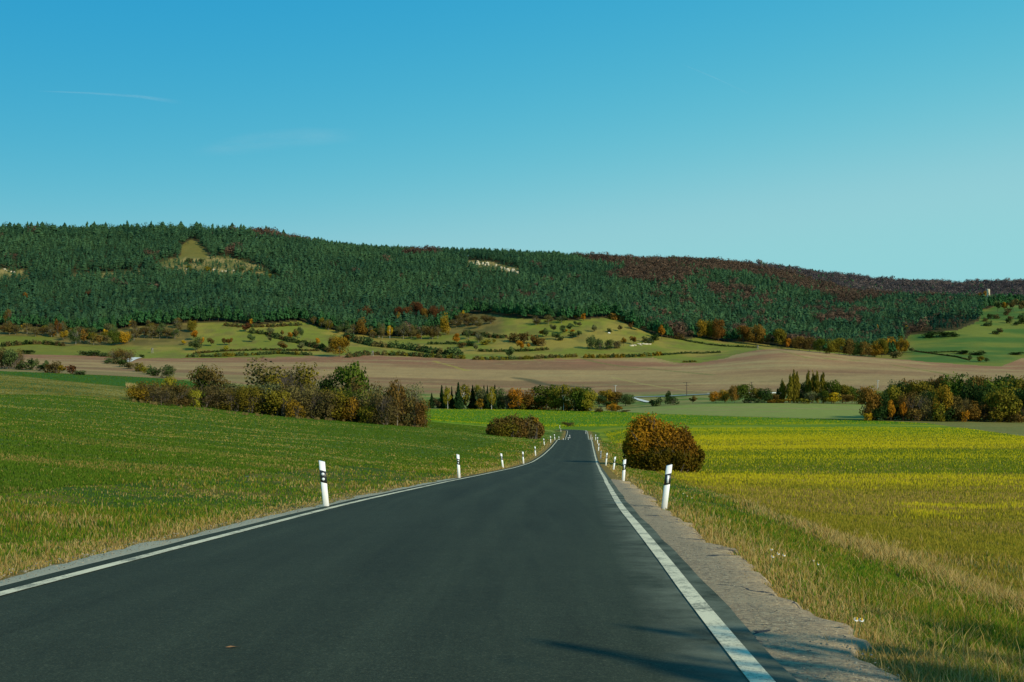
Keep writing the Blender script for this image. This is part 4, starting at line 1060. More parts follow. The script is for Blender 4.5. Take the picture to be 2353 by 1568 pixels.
for x in (2400, 2440, 2490):
    place('round', 'dkgreen', x, 966, 870, 56, 'dark green tree of the copse beyond the right edge', GC, Y=408)

# ---- shrubs and hedges between ploughed land and meadows
GS = 'shrubs along the field edges below the hill'
for kind, col, x, b, t, w, lab in [
 ('shrub', 'greybrown', 8, 849, 803, 42, 'tall grey-brown thicket at the left edge below the meadow'), ('shrub', 'greygreen', 28, 850, 806, 40, 'grey-green tree-like shrub right of the left edge thicket'),
 ('bare', 'redbrown', 42, 848, 804, 28, 'brown bare shrub at the right end of the left thicket'), ('lowbush', 'greygreen', 56, 851, 826, 36, 'low grey-green bush right of the left thicket'),
 ('small', 'greygreen', 74, 851, 828, 20, 'small grey-green tree right of the low bush'), ('small', 'grey', 85, 846, 825, 12, 'thin grey treetop in the left shrub row'),
 ('lowbush', 'dkgreen', 92, 853, 838, 22, 'dark low bush below the thin grey treetop'), ('small', 'greygreen', 104, 854, 829, 15, 'round-topped grey tree in the left shrub row'),
 ('lowbush', 'redbrown', 118, 857, 836, 26, 'red-brown shrub in the middle of the left shrub row'), ('lowbush', 'greybrown', 131, 858, 831, 24, 'grey-brown shrub beside the red-brown one'),
 ('small', 'ochre', 142, 859, 840, 18, 'ochre shrub left of the red shrub at the row end'), ('lowbush', 'red', 163, 860, 840, 23, 'dark red round shrub near the right end of the left row'),
 ('lowbush', 'greygreen', 185, 862, 852, 30, 'flat grey shrub at the right end of the left row'),
 ('bare', 'brown', 268, 833, 802, 34, 'tall brown shrub above the pale track'), ('bare', 'redbrown', 290, 834, 805, 36, 'tall reddish shrub right of the tall brown one above the pale track'),
 ('lowbush', 'greygreen', 250, 836, 823, 24, 'grey-green bush at the left tip of the field hedge'), ('lowbush', 'grey', 266, 838, 822, 26, 'grey bush below the tall brown shrub'),
 ('lowbush', 'dkgreen', 284, 844, 828, 26, 'dark bush below the tall reddish shrub'), ('lowbush', 'greybrown', 302, 848, 834, 26, 'brown bush where the field hedge turns down'),
 ('lowbush', 'olive', 320, 854, 835, 24, 'yellowish shrub in the descending field hedge'), ('lowbush', 'yellowgreen', 333, 858, 844, 18, 'small yellow bush in the descending field hedge'),
 ('lowbush', 'greygreen', 346, 861, 841, 24, 'grey-green shrub in the descending field hedge'), ('lowbush', 'dkgreen', 361, 864, 849, 24, 'dark shrub near the lower end of the field hedge'),
 ('shrub', 'greygreen', 384, 869, 840, 36, 'round grey-green tree at the lower end of the field hedge'),
 ('lowbush', 'dkgreen', 325, 823, 815, 12, 'small dark round bush beside the bend of the pale track'),
 ('lowbush', 'dkgreen', 66, 813, 805, 32, 'low dark bush on the upper edge of the left ploughed field'), ('lowbush', 'greygreen', 192, 817, 807, 28, 'left bush of the pair at the edge of the ploughed field'),
 ('lowbush', 'dkgreen', 218, 819, 806, 30, 'right bush of the pair at the edge of the ploughed field'), ('lowbush', 'greygreen', 240, 820, 811, 24, 'low bush left of the tall brown shrub'),
]:
    place(kind, col, x, b, t, w, lab, GS)

# ---- trees on the meadows and along the foot of the forest
GM_ = 'autumn trees below the pine forest'
SPEC = [
 ('small', 'yellow', 2, 744, 722, 10, 'yellow tree at the very left below the pines'), ('baretree', 'brown', 20, 748, 712, 18, 'tall brown tree near the left edge of the forest foot'),
 ('small', 'yellow', 53, 758, 744, 10, 'small yellow tree between grey trees at the left'), ('baretree', 'greybrown', 62, 768, 743, 17, 'grey bare tree right of the small yellow tree at the left'),
 ('baretree', 'brown', 10, 768, 748, 20, 'low brown tree at the left edge of the meadow'), ('baretree', 'greybrown', 36, 769, 749, 20, 'grey-brown tree left of the small yellow tree'),
 ('baretree', 'greybrown', 82, 770, 752, 18, 'grey tree at the top of the left meadow'), ('baretree', 'redbrown', 98, 771, 752, 16, 'red-brown bare tree at the top of the left meadow'),
 ('baretree', 'greybrown', 115, 773, 743, 17, 'tall pale grey-brown tree with a clean stem'), ('baretree', 'rust', 133, 773, 736, 15, 'rust-brown tree right of the pale grey-brown tree'),
 ('small', 'orange', 124, 775, 761, 9, 'small orange tree under the pale grey-brown tree'), ('small', 'ochre', 147, 784, 760, 17, 'ochre tree at the corner of the left meadow'),
 ('baretree', 'greygreen', 174, 792, 757, 24, 'grey-green bare tree left of the orange-brown tree'), ('small', 'rust', 193, 791, 758, 20, 'orange-brown tree in the left thicket'),
 ('small', 'dkgreen', 206, 790, 765, 16, 'dark green tree right of the orange-brown tree'), ('baretree', 'olive', 215, 793, 765, 16, 'thin olive tree in the left thicket'),
 ('small', 'brown', 228, 793, 771, 16, 'brown-orange tree left of the yellow crowns'), ('small', 'yellow', 242, 776, 757, 10, 'small golden tree above the left thicket'),
 ('small', 'yellow', 239, 788, 774, 9, 'small lemon bush below the small golden tree'), ('round', 'green', 262, 794, 762, 26, 'dark green tree turning yellow, left of the golden dome'),
 ('round', 'gold', 285, 792, 763, 25, 'large golden-green domed tree in the left thicket'), ('small', 'yellow', 298, 752, 733, 15, 'bright yellow tree against the dark pines at the left'),
 ('small', 'orange', 200, 753, 736, 10, 'orange treetop among the pines above the left thicket'), ('small', 'rust', 60, 700, 672, 14, 'dark red tree inside the left pine forest'),
 ('round', 'red', 205, 692, 668, 20, 'red beech alone inside the left pine forest'),
 ('baretree', 'greybrown', 316, 776, 750, 18, 'grey-brown tree right of the bright yellow tree'), ('baretree', 'redbrown', 332, 777, 752, 18, 'reddish bare tree in the thicket left of the green meadow'),
 ('baretree', 'greybrown', 350, 778, 752, 18, 'pale brown tree in the thicket left of the green meadow'), ('baretree', 'greygreen', 367, 779, 754, 18, 'grey-green bare tree in the thicket left of the green meadow'),
 ('baretree', 'greybrown', 384, 779, 756, 18, 'grey tree in the thicket near the green meadow'), ('baretree', 'greygreen', 402, 780, 757, 18, 'mossy bare tree in the thicket near the green meadow'),
 ('small', 'ochre', 376, 770, 760, 8, 'tiny orange treetop in the thicket'), ('small', 'redbrown', 409, 752, 731, 20, 'dark reddish tree at the forest edge left of the green meadow'),
 ('round', 'olive', 441, 764, 737, 20, 'olive-green tree with an orange top at the meadow corner'), ('small', 'orange', 446, 783, 759, 17, 'bright orange tree on the left edge of the green meadow'),
 ('small', 'yellow', 423, 793, 782, 13, 'yellow bush below the thicket'), ('baretree', 'greygreen', 451, 805, 776, 32, 'pale grey bare tree at the lower left of the green meadow'),
 ('small', 'orange', 463, 797, 776, 12, 'orange tree right of the pale grey bare tree'), ('small', 'redbrown', 485, 796, 777, 17, 'small red-brown tree alone on the green meadow'),
 ('small', 'redbrown', 516, 794, 777, 13, 'left tree of the red-brown pair on the green meadow'), ('small', 'rust', 527.5, 794, 777, 14, 'right tree of the red-brown pair on the green meadow'),
 ('small', 'yellowgreen', 520, 807, 794, 13, 'yellow-green bush at the lower hedge of the green meadow'), ('small', 'red', 564, 763, 743, 19, 'crimson tree casting a shadow at the top edge of the green meadow'),
 ('small', 'greygreen', 579, 787, 768, 17, 'round grey-green tree with a dark trunk on the green meadow'), ('small', 'grey', 620, 787, 774, 9, 'thin grey tree on the right part of the green meadow'),
 ('small', 'brown', 651, 804, 785, 24, 'brown spreading tree at the lower right of the green meadow'), ('small', 'grey', 690, 806, 787, 19, 'grey spreading tree at the right tip of the green meadow'),
 ('small', 'orange', 577, 748, 733, 9, 'small orange tree at the forest edge above the crimson tree'), ('small', 'orange', 446, 748, 737, 8, 'tiny orange tree at the forest edge left of the green meadow'),
 ('baretree', 'grey', 623, 770, 753, 17, 'pale bare tree between the two green meadows'), ('small', 'brown', 648, 772, 759, 9, 'small brown tree between the two green meadows'),
 ('small', 'orange', 666, 779, 764, 12, 'orange tree in the hedge between the meadows'), ('small', 'redbrown', 678, 779, 757, 15, 'reddish tree right of the orange hedge tree'),
 ('baretree', 'greygreen', 691, 777, 752, 15, 'tall grey-green tree in the hedge between the meadows'), ('small', 'orange', 729.5, 793, 777, 11, 'small bright orange tree in the hedge near the olive tree'),
 ('round', 'ochre', 779, 821, 776, 36, 'large olive-brown oak at the right end of the meadow hedge'), ('round', 'brown', 768, 806, 771, 22, 'brown tree behind the large olive-brown oak'),
 ('small', 'rust', 800, 782, 770, 16, 'rust bush below the forest, right of the oak'), ('round', 'red', 840, 735, 705, 28, 'dark red beech in the lower pine forest'),
 ('round', 'rust', 834, 770, 732, 23, 'rust-red beech at the forest foot'), ('round', 'red', 916, 738, 706, 16, 'dark red tree above the yellow birch'),
 ('small', 'ochre', 914, 748, 718, 13, 'yellow birch under the dark red tree'), ('round', 'red', 936, 738, 706, 22, 'dark red beech left of the largest red beech'),
 ('round', 'red', 957, 736, 696, 28, 'largest dark red beech in the lower forest'), ('round', 'rust', 976, 742, 710, 19, 'rust beech right of the largest red beech'),
 ('round', 'red', 994, 742, 705, 22, 'red beech next to the rust beech'), ('round', 'red', 1014, 740, 705, 17, 'rightmost of the dark red beeches'),
 ('round', 'ochre', 1023, 770, 723, 22, 'tall ochre tree at the end of the dark red beeches'), ('small', 'yellow', 1066, 732, 714, 9, 'small yellow tree on the slope right of the beeches'),
 ('birch', 'yellow', 896, 778, 749, 13, 'orange-yellow birch with a white stem at the forest foot'), ('birch', 'greygreen', 871, 776, 742, 12, 'pale birch at the forest foot'),
 ('birch', 'grey', 879, 776, 744, 12, 'white-stemmed birch right of the pale birch'), ('small', 'ochre', 856, 778, 758, 11, 'ochre bush left of the pale birch'),
 ('baretree', 'grey', 927, 780, 742, 20, 'grey bare tree below the dark red beeches'), ('baretree', 'greybrown', 945, 780, 748, 18, 'grey-brown bare tree below the largest red beech'),
 ('baretree', 'greybrown', 968, 780, 750, 20, 'brown bare tree at the forest foot below the beeches'), ('baretree', 'redbrown', 988, 780, 752, 18, 'reddish bare tree at the forest foot below the beeches'),
 ('baretree', 'greybrown', 1006, 779, 752, 18, 'thin grey tree at the forest foot below the beeches'), ('small', 'orange', 953, 747, 733, 10, 'small orange tree among the red beeches'),
 ('small', 'rust', 962, 782, 768, 12, 'rust bush at the forest foot'), ('small', 'orange', 1049, 791, 767, 17, 'bright orange-red maple alone on the meadow'),
 ('small', 'orange', 1196.5, 807, 783, 20, 'bright orange maple at the meadow hedge'), ('small', 'grey', 1093, 807, 788, 13, 'grey tree with a dark trunk on the lower meadow'),
 ('small', 'greygreen', 1170, 823, 798, 20, 'grey-green tree standing in the field hedge'), ('small', 'yellowgreen', 1135, 790, 779, 8, 'small yellow bush on the scrubby slope'),
 ('baretree', 'greygreen', 1076, 780, 758, 20, 'grey-green bare tree on the scrubby slope'), ('baretree', 'grey', 1100, 788, 764, 20, 'grey bare tree below the scrub'),
 ('lowbush', 'redbrown', 1062, 800, 788, 22, 'red-brown bush right of the orange-red maple'), ('lowbush', 'dkgreen', 1080, 796, 782, 16, 'dark green bush below the scrub'),
 ('lowbush', 'yellowgreen', 1120, 792, 780, 26, 'yellow-green bush on the scrubby slope'), ('lowbush', 'redbrown', 1180, 786, 766, 26, 'red-brown bush on the slope above the orange maple'),
 ('lowbush', 'redbrown', 1205, 790, 765, 26, 'larger red-brown bush on the slope above the orange maple'), ('lowbush', 'rust', 1226, 792, 770, 24, 'rust bush on the slope right of the orange maple'),
 ('lowbush', 'brown', 1245, 796, 776, 24, 'brown bush on the slope right of the rust bush'), ('small', 'orange', 1214, 800, 789, 9, 'small orange bush right of the orange maple'),
 ('small', 'greygreen', 1277, 782, 765, 20, 'grey-green tree in the middle of the sloping orchard'), ('small', 'greygreen', 1254, 776, 755, 14, 'thin grey tree in the sloping orchard'),
 ('small', 'grey', 1271, 764, 746, 15, 'grey tree high in the sloping orchard'), ('small', 'greygreen', 1294, 768, 748, 14, 'grey-green tree in the upper orchard'),
 ('small', 'greygreen', 1308, 762, 743, 18, 'wide grey-green tree in the upper orchard'), ('small', 'greygreen', 1322, 750, 738, 10, 'small grey tree at the top of the orchard'),
 ('small', 'grey', 1331, 752, 740, 11, 'small grey tree right of the orchard top'), ('small', 'greygreen', 1329, 776, 760, 16, 'grey-green tree in the lower right orchard'),
 ('small', 'greygreen', 1316, 778, 764, 20, 'broad grey tree in the lower right orchard'), ('lowbush', 'dkgreen', 1290, 783, 773, 16, 'dark round bush in the lower orchard'),
 ('small', 'ochre', 1247, 774, 758, 16, 'ochre tree in the left orchard'), ('small', 'orange', 1298, 765, 756, 10, 'small orange tree in the orchard'),
 ('small', 'orange', 1315, 766, 757, 10, 'orange bush in the right orchard'), ('baretree', 'greybrown', 1232, 748, 728, 20, 'grey-brown tree under the pines above the orchard'),
 ('baretree', 'greybrown', 1260, 746, 725, 20, 'pale bare tree under the pines above the orchard'), ('baretree', 'greygreen', 1290, 744, 726, 20, 'mossy bare tree under the pines above the orchard'),
 ('small', 'yellow', 1323, 733, 719, 9, 'small yellow tree at the pine edge above the orchard'), ('small', 'orange', 1341, 738, 721, 12, 'orange tree at the pine edge above the orchard'),
 ('small', 'grey', 1365, 764, 747, 14, 'grey tree on the right clearing'), ('lowbush', 'dkgreen', 1399, 764, 754, 12, 'dark round bush in the middle of the right clearing'),
 ('small', 'greybrown', 1425, 763, 747, 10, 'narrow brown tree on the right clearing'), ('small', 'brown', 1449, 757, 744, 9, 'small brown tree near the young pine'),
 ('pine', 'pine', 1464, 760, 738, 16, 'young pine alone at the right end of the clearing'),
 ('shrub', 'greygreen', 1358, 803, 772, 20, 'tall grey-green shrub at the left end of the meadow thicket'), ('shrub', 'greygreen', 1376, 804, 779, 22, 'grey-green shrub second in the meadow thicket'),
 ('shrub', 'dkgreen', 1397, 803, 781, 22, 'dark shrub in the middle of the meadow thicket'), ('shrub', 'greybrown', 1416, 801, 784, 20, 'brown shrub near the right end of the meadow thicket'),
 ('small', 'ochre', 1433, 796, 776, 12, 'orange-brown tree at the right end of the meadow thicket'), ('small', 'rust', 1455.5, 792, 773, 16, 'russet tree above the pale rocks'),
 ('lowbush', 'greygreen', 1490, 788, 774, 26, 'grey-green bush right of the pale rocks'), ('lowbush', 'dkgreen', 1505, 782, 768, 22, 'dark bush at the forest foot right of the pale rocks'),
 ('small', 'orange', 1520, 780, 748, 15, 'orange tree at the forest foot right of the clearing'), ('small', 'redbrown', 1540, 772, 746, 16, 'red-brown tree right of that orange tree'),
 ('lowbush', 'redbrown', 1560, 780, 765, 22, 'red-brown bush at the top of the right meadow'),
 ('round', 'ochre', 1612, 778, 737, 24, 'ochre-green tree at the forest foot above the right meadow'), ('round', 'olive', 1634, 780, 739, 22, 'olive tree between the ochre-green and rust trees'),
 ('round', 'rust', 1651, 784, 735, 26, 'rust tree above the dark shadow on the right meadow'), ('small', 'orange', 1665, 784, 764, 15, 'small orange tree in front of the rust tree'),
 ('round', 'rust', 1708, 790, 750, 28, 'rust-orange tree at the forest foot over the low hill'), ('round', 'rust', 1737, 793, 748, 32, 'broad orange-rust tree at the forest foot over the low hill'),
 ('small', 'greybrown', 1764, 796, 768, 16, 'grey-brown tree right of the broad orange-rust tree'), ('round', 'olive', 1793, 799, 757, 24, 'olive-yellow tree on the crest of the ploughed hill'),
 ('small', 'orange', 1811, 801, 778, 14, 'small orange tree right of the olive-yellow tree'), ('round', 'brown', 1836, 806, 774, 26, 'brown tree behind the ploughed hill'),
 ('round', 'redbrown', 1860, 808, 776, 24, 'red-brown tree behind the ploughed hill'), ('round', 'green', 1884, 812, 779, 24, 'green tree behind the ploughed hill'),
 ('round', 'olive', 1906, 814, 782, 26, 'olive tree right of the green tree behind the hill'), ('round', 'olive', 1928, 816, 778, 28, 'yellow-olive tree behind the right flank of the hill'),
 ('round', 'redbrown', 1952, 818, 780, 24, 'red-brown tree on the right flank'), ('round', 'dkgreen', 1970, 819, 788, 24, 'dark green tree on the right flank'),
 ('round', 'brown', 1988, 820, 786, 24, 'brown tree left of the olive-orange tree'), ('round', 'ochre', 2010, 820, 786, 26, 'olive-orange tree on the right flank'),
 ('round', 'olive', 2026, 820, 780, 24, 'tall olive tree left of the big orange tree'), ('round', 'orange', 2049.5, 812, 777, 31, 'big orange tree at the right tip of the forest'),
 ('round', 'ochre', 2072, 812, 776, 22, 'ochre tree right of the big orange tree'), ('small', 'greybrown', 2084, 810, 785, 14, 'dark bare tree at the forest tip'),
 ('lowbush', 'greybrown', 2058, 823, 809, 32, 'grey bush below the big orange tree'), ('small', 'grey', 2095, 811, 799, 12, 'small lone tree on the green slope right of the forest tip'),
 ('lowbush', 'dkgreen', 2210, 814, 805, 34, 'left dark bush on the right green slope'), ('lowbush', 'dkgreen', 2246, 816, 807, 36, 'right dark bush on the right green slope'),
 ('small', 'greygreen', 2229, 832, 816, 9, 'slim grey-green tree on the right green slope'), ('small', 'olive', 2253, 833, 819, 17, 'round olive tree on the right green slope'),
 ('small', 'greygreen', 2267, 833, 822, 12, 'small round tree right of the round olive tree'), ('lowbush', 'dkgreen', 2338, 816, 809, 34, 'dark bush at the right edge of the green slope'),
 ('small', 'yellow', 2085, 768, 748, 12, 'yellow tree at the forest edge over the green slope'), ('small', 'orange', 2012, 770, 747, 14, 'orange tree inside the right forest'),
 ('lowbush', 'dkgreen', 2140, 776, 762, 34, 'dark bush left in the row above the green slope'), ('lowbush', 'dkgreen', 2166, 776, 762, 30, 'dark bush middle in the row above the green slope'), ('lowbush', 'dkgreen', 2188, 775, 763, 26, 'dark bush right in the row above the green slope'),
 ('small', 'rust', 2258, 700, 670, 20, 'rust tree left of the stone tower'), ('small', 'ochre', 2308, 714, 695, 14, 'ochre tree on the right scrubby slope'),
 ('small', 'greygreen', 2292, 716, 692, 16, 'grey-green tree on the right scrubby slope'), ('small', 'greybrown', 2328, 714, 688, 20, 'grey-brown tree on the right scrubby slope'), ('small', 'greybrown', 2348, 716, 692, 18, 'brown tree at the right edge of the scrubby slope'),
]
for kind, col, x, b, t, w, lab in SPEC: place(kind, col, x, b, t, w, lab, GM_, sink=.2)
R2 = random.Random(3)
for k in range(26):    # rough scrub patches
    if k < 12: x, b, w, h = R2.uniform(1034, 1128), R2.uniform(735, 756), 16, 18; lab = 'grey leafless scrub tree on the slope right of the beeches'
    else: x, b, w, h = R2.uniform(2262, 2352), R2.uniform(716, 772), 14, 10; lab = 'low grey-green scrub bush on the open slope below the tower'
    place('baretree' if k < 12 else 'lowbush', R2.choice(['greybrown', 'greygreen', 'greybrown', 'redbrown'] if k < 12 else ['greygreen', 'dkgreen', 'greybrown']), x, b, b - h * R2.uniform(.8, 1.2), w * R2.uniform(.8, 1.3), lab, 'scrub on open slopes', sink=.2)
for k in range(22):
    c = k % 2
    x, b = (R2.uniform(345, 520), R2.uniform(596, 634)) if c == 0 else (R2.uniform(520, 640), R2.uniform(600, 646))
    place('lowbush', R2.choice(['greygreen', 'olive', 'greybrown']), x, b, b - R2.uniform(9, 14), R2.uniform(12, 18), 'greyish scrub bush on the stony clearing high in the forest', 'scrub on the stony clearing', sink=.2)

for k in range(64):
    if k < 40: x = R2.uniform(2, 438); b = float(np.interp(x, [0, 150, 220, 300, 440], [768, 782, 792, 790, 775])) - R2.random() * float(np.interp(x, [0, 220, 330, 440], [12, 22, 32, 26]))
    else: x = R2.uniform(720, 1020); b = float(np.interp(x, [720, 790, 860, 1020], [752, 772, 782, 780])) - R2.random() * 12
    place('baretree', R2.choice(['greybrown', 'grey', 'greygreen', 'redbrown', 'greybrown', 'olive']), x, b, b - R2.uniform(17, 27), R2.uniform(12, 20),
          'half-bare brownish tree in the thicket along the foot of the pine forest', 'thicket at the forest foot', sink=.2)
# ---- long hedges: one thing each
def hedge(pts, h_px, label, cols, dens=1.0, ymin=600, wid=None):
    ln = plan_line(pts, ymin); seg = np.hypot(*np.diff(ln, axis=0).T); L = seg.sum(); cum = np.concatenate([[0], np.cumsum(seg)])
    Ym = ln[:, 1].mean(); h = h_px / F * Ym; wd = wid or h * .9
    step = h * .55; rg = np.random.default_rng(int(pts[0][0] * 7 + pts[0][1]))
    P = []; Nn = []; T = []; M = []
    ss = np.arange(0, L, step)
    cx_ = np.interp(ss, cum, ln[:, 0]) + rg.normal(size=len(ss)) * wd * .18; cy_ = np.interp(ss, cum, ln[:, 1]) + rg.normal(size=len(ss)) * wd * .3
    cz = height(cx_, cy_); x0, y0, z0 = cx_[0], cy_[0], cz[0]
    stem_b = MB()
    for a, b, c in zip(cx_, cy_, cz):
        hh = h * rg.uniform(.55, 1.15); r = hh * rg.uniform(.5, .8); m = int(70 * dens); d = sphere_pts(m, rg); d[:, 2] = np.abs(d[:, 2])
        p = np.array([a - x0, b - y0, c - z0]) + d * (.55 + .5 * rg.random(m))[:, None] * np.array([r, r, hh]); P.append(p); Nn.append(d); T.append(.5 + rg.normal() * .15 + .15 * rg.normal(size=m)); M += [int(rg.integers(0, len(cols)))] * m
        stem_b.tube((a - x0, b - y0, c - z0 - .3), (a - x0 + rg.normal() * .3, b - y0 + rg.normal() * .3, c - z0 + hh * .6), .08, .03, 3)
    V = leaf_quads(np.vstack(P), np.vstack(Nn), h * .13, rg, .8)
    e = link('hedge', None, loc=(x0, y0, z0)); tag(e, label, 'hedge', 'hedges between the fields below the hill')
    me = make_mesh('foliage', V, np.arange(len(V)).reshape(-1, 4), [LEAF[c] for c in cols], tint=np.clip(np.repeat(np.concatenate(T), 4), 0, 1))
    me.polygons.foreach_set('material_index', np.array(M, np.int32)); me.update()
    link('foliage', me, e); link('stems', stem_b.mesh('stems', [M_TWIG]), e)
hedge([(10, 797), (60, 792), (100, 791), (145, 796)], 10, 'dark low hedge across the left meadow', ['dkgreen', 'greybrown', 'greybrown'])
hedge([(430, 822), (500, 821), (580, 817), (640, 813), (715, 817)], 9, 'grey-green hedge on the upper edge of the ploughed field', ['greygreen', 'greygreen', 'olive'])
hedge([(448, 813), (526, 807), (600, 805), (735, 807)], 6, 'thin dark hedge along the foot of the green meadow', ['greybrown', 'dkgreen', 'redbrown'])
hedge([(575, 764), (620, 770), (638, 778), (668, 786), (698, 791), (736, 801), (760, 810)], 11, 'dark diagonal hedge between the two green meadows', ['greygreen', 'dkgreen', 'greybrown'], 1.3)
hedge([(515, 749), (560, 752), (620, 752), (690, 748)], 8, 'brown scrub hedge along the forest edge above the green meadows', ['greybrown', 'redbrown', 'greygreen'])
hedge([(795, 776), (820, 786), (865, 797), (940, 803), (1000, 812), (1066, 818)], 15, 'thick grey-green hedge running down the middle meadow', ['greygreen', 'greygreen', 'greybrown'], 1.3)
hedge([(795, 822), (815, 820), (835, 816), (872, 815)], 11, 'grey bushy hedge by the wooden hunting stand', ['greygreen', 'greybrown'])
hedge([(880, 816), (940, 818), (1000, 822), (1066, 825)], 11, 'brownish hedge on the field edge right of the hunting stand', ['greygreen', 'greybrown', 'olive'], 1.2)
hedge([(1090, 827), (1160, 827), (1240, 824), (1324, 820)], 9, 'olive hedge on the field edge left of the field gateway', ['olive', 'greygreen', 'greybrown'], 1.2)
hedge([(1341, 822), (1420, 822), (1480, 820), (1520, 817)], 9, 'olive hedge on the field edge right of the field gateway', ['olive', 'greygreen', 'ochre'], 1.2)
hedge([(1520, 817), (1580, 812), (1656, 811)], 5, 'thin dark hedge tapering along the right meadow', ['dkgreen', 'greygreen'])
hedge([(1102, 808), (1160, 808), (1235, 806), (1262, 803)], 7, 'low dark hedge below the orange maple', ['greybrown', 'dkgreen'])
hedge([(985, 792), (1030, 791), (1070, 792), (1090, 796)], 7, 'low green hedge by the orange-red maple', ['dkgreen', 'greygreen'])
hedge([(1564, 781), (1610, 790), (1666, 797), (1740, 800)], 5, 'thin hedge line across the right meadow', ['greygreen', 'dkgreen'])
hedge([(1570, 833), (1600, 832)], 5, 'short low hedge in the green notch of the ploughed field', ['dkgreen', 'olive'])
hedge([(1402, 732), (1430, 738), (1465, 748)], 16, 'russet beech hedge below the pines at the right clearing', ['rust', 'redbrown', 'red'], 1.5)
hedge([(1070, 770), (1120, 775), (1165, 778)], 11, 'brown bramble hedge on the scrubby slope', ['redbrown', 'greybrown', 'greygreen'], 1.2)
hedge([(2100, 808), (2160, 816), (2200, 822), (2228, 829)], 3.5, 'thin dark hedge down the right green slope', ['dkgreen', 'greybrown'])
hedge([(2130, 812), (2200, 809)], 3.5, 'faint hedge line on the upper right green slope', ['dkgreen', 'greygreen'])
hedge([(1190, 941), (1230, 941), (1262, 942)], 8, 'grassy overgrown bank between the belt trees', ['olive', 'greybrown', 'ochre'], 1.2, 400)

# identical labels only within one group: everything else is unique
for lab, es in LABELS.items():
    if len(es) > 1:
        for e in es:
            if 'group' not in e.keys(): e['group'] = 'shrubs alike'
# ================================================================= forest on the hill
FX, FY = [], []
sp = 6.1
gx = np.arange(-1000, 1300, sp); gy = np.arange(1180, 2380, sp)
A, B = np.meshgrid(gx, gy); FX = (A + (rng.random(A.shape) - .5) * sp * .9).ravel(); FY = (B + (rng.random(A.shape) - .5) * sp * .9).ravel()
fx = CXP + F * FX / FY
k = (fx > -335) & (fx < 2690); FX, FY, fx = FX[k], FY[k], fx[k]
k = (FY > bval(B_FOOT, fx) + 2) & (FY < np.interp(fx, [1500, 1750, 1950], [2075, 2330, 2360])); FX, FY, fx = FX[k], FY[k], fx[k]
row = survey_row(fx, FY)
for p in CLEAR:
    k = (~in_poly(FX, FY, p)) | (rng.random(len(FX)) < (.04 if p is CLEAR[0] else .20 if p is CLEAR[2] else .68)); FX, FY, fx, row = FX[k], FY[k], fx[k], row[k]
open_slope = (fx > 2262) & (row > 716); plantation = (fx > 2128) & (fx < 2250) & (row > 738) & (row < 770)
k = ~open_slope; FX, FY, fx, row, plantation = FX[k], FY[k], fx[k], row[k], plantation[k]
# beech woods by area, with a ragged border
wx = (fbm(FX * .012, FY * .012) - .5) * 120; wy = (fbm(FX * .012 + 40, FY * .012) - .5) * 40
BEECH = [(1270, 540), (1330, 606), (1400, 622), (1430, 652), (1490, 664), (1548, 668), (1600, 642), (1660, 636), (1720, 644), (1800, 662), (1880, 684), (1900, 704), (1960, 706), (2040, 697), (2140, 688), (2280, 686), (2600, 684), (2600, 540)]
beech = in_poly(fx + wx, row + wy * .4, BEECH)
beech |= (fx + wx > 600) & (fx + wx < 800) & (row < np.interp(fx, [600, 790], [556, 572]))
beech |= (fx + wx > 930) & (fx + wx < 1010) & (row < 592)
mixp = np.where(fx > 1480, .16, .012); beech &= rng.random(len(FX)) > .10
clump = fbm(FX * .018 + 60, FY * .018, 3)
beech |= (clump > np.where(fx > 1480, .70, .80)) | (rng.random(len(FX)) < mixp * .4)
FZ = height(FX, FY)
back = (FY > np.interp(fx, [1600, 1750, 2000], [2600, 2110, 1960])) & (fx > 1600); beech = np.where(back, rng.random(len(FX)) < .93, beech)
lit = fbm(FX * .02 + 3, FY * .02 + 70)
incl = np.zeros(len(FX), bool)
for p in CLEAR: incl |= in_poly(FX, FY, p)
hgt = 14.6 * (.72 + .5 * rng.random(len(FX))) * (.9 + .2 * lit)
hgt = np.where(incl, hgt * (.3 + .3 * rng.random(len(FX))), hgt)
hgt = np.where(row < 560, hgt * (.8 + .75 * rng.random(len(FX)) ** 2), hgt)
hgt[plantation] *= .72
front = FY - bval(B_FOOT, fx)
cand = np.nonzero((~beech) & (fx > 0) & (fx < 2353) & (front < 45) & ~plantation)[0]
order = cand[np.argsort(front[cand] + 6 * rng.random(len(cand)))][:285]
indiv = np.zeros(len(FX), bool); indiv[order] = True

def pine_low(seed, narrow=1.0):
    """small forest conifer: ragged whorls of jagged plates round a leader"""
    rg = np.random.default_rng(seed); V = []; Q = []; T = []; n = 0
    for j in range(7):
        t = (j + .4) / 7; z = .30 + .68 * t; r = .5 * narrow * (1 - t * .96) ** .5 * (.72 + .28 * min(1, t * 4)) * rg.uniform(.72, 1.15) + .03
        m = 8; a = rg.random() * 6.28 + np.arange(m) * 6.283 / m; rr = r * rg.uniform(.42, 1.25, m)
        ox, oy = rg.normal(size=2) * .05
        ring = np.stack([ox + rr * np.cos(a), oy + rr * np.sin(a), z - .06 * rg.random(m) - .03], 1); ap = np.array([[ox * .5, oy * .5, z + .13 * rg.uniform(.8, 1.3)]])
        V.append(np.vstack([ring, ap])); i = np.arange(m); Q.append(np.stack([i, (i + 1) % m, np.full(m, m)], 1) + n); n += m + 1
        tt = .45 + rg.normal() * .12; T.append(np.concatenate([tt + .2 * rg.random(m), [tt - .12]]))
    return np.vstack(V), np.vstack(Q), np.concatenate(T)
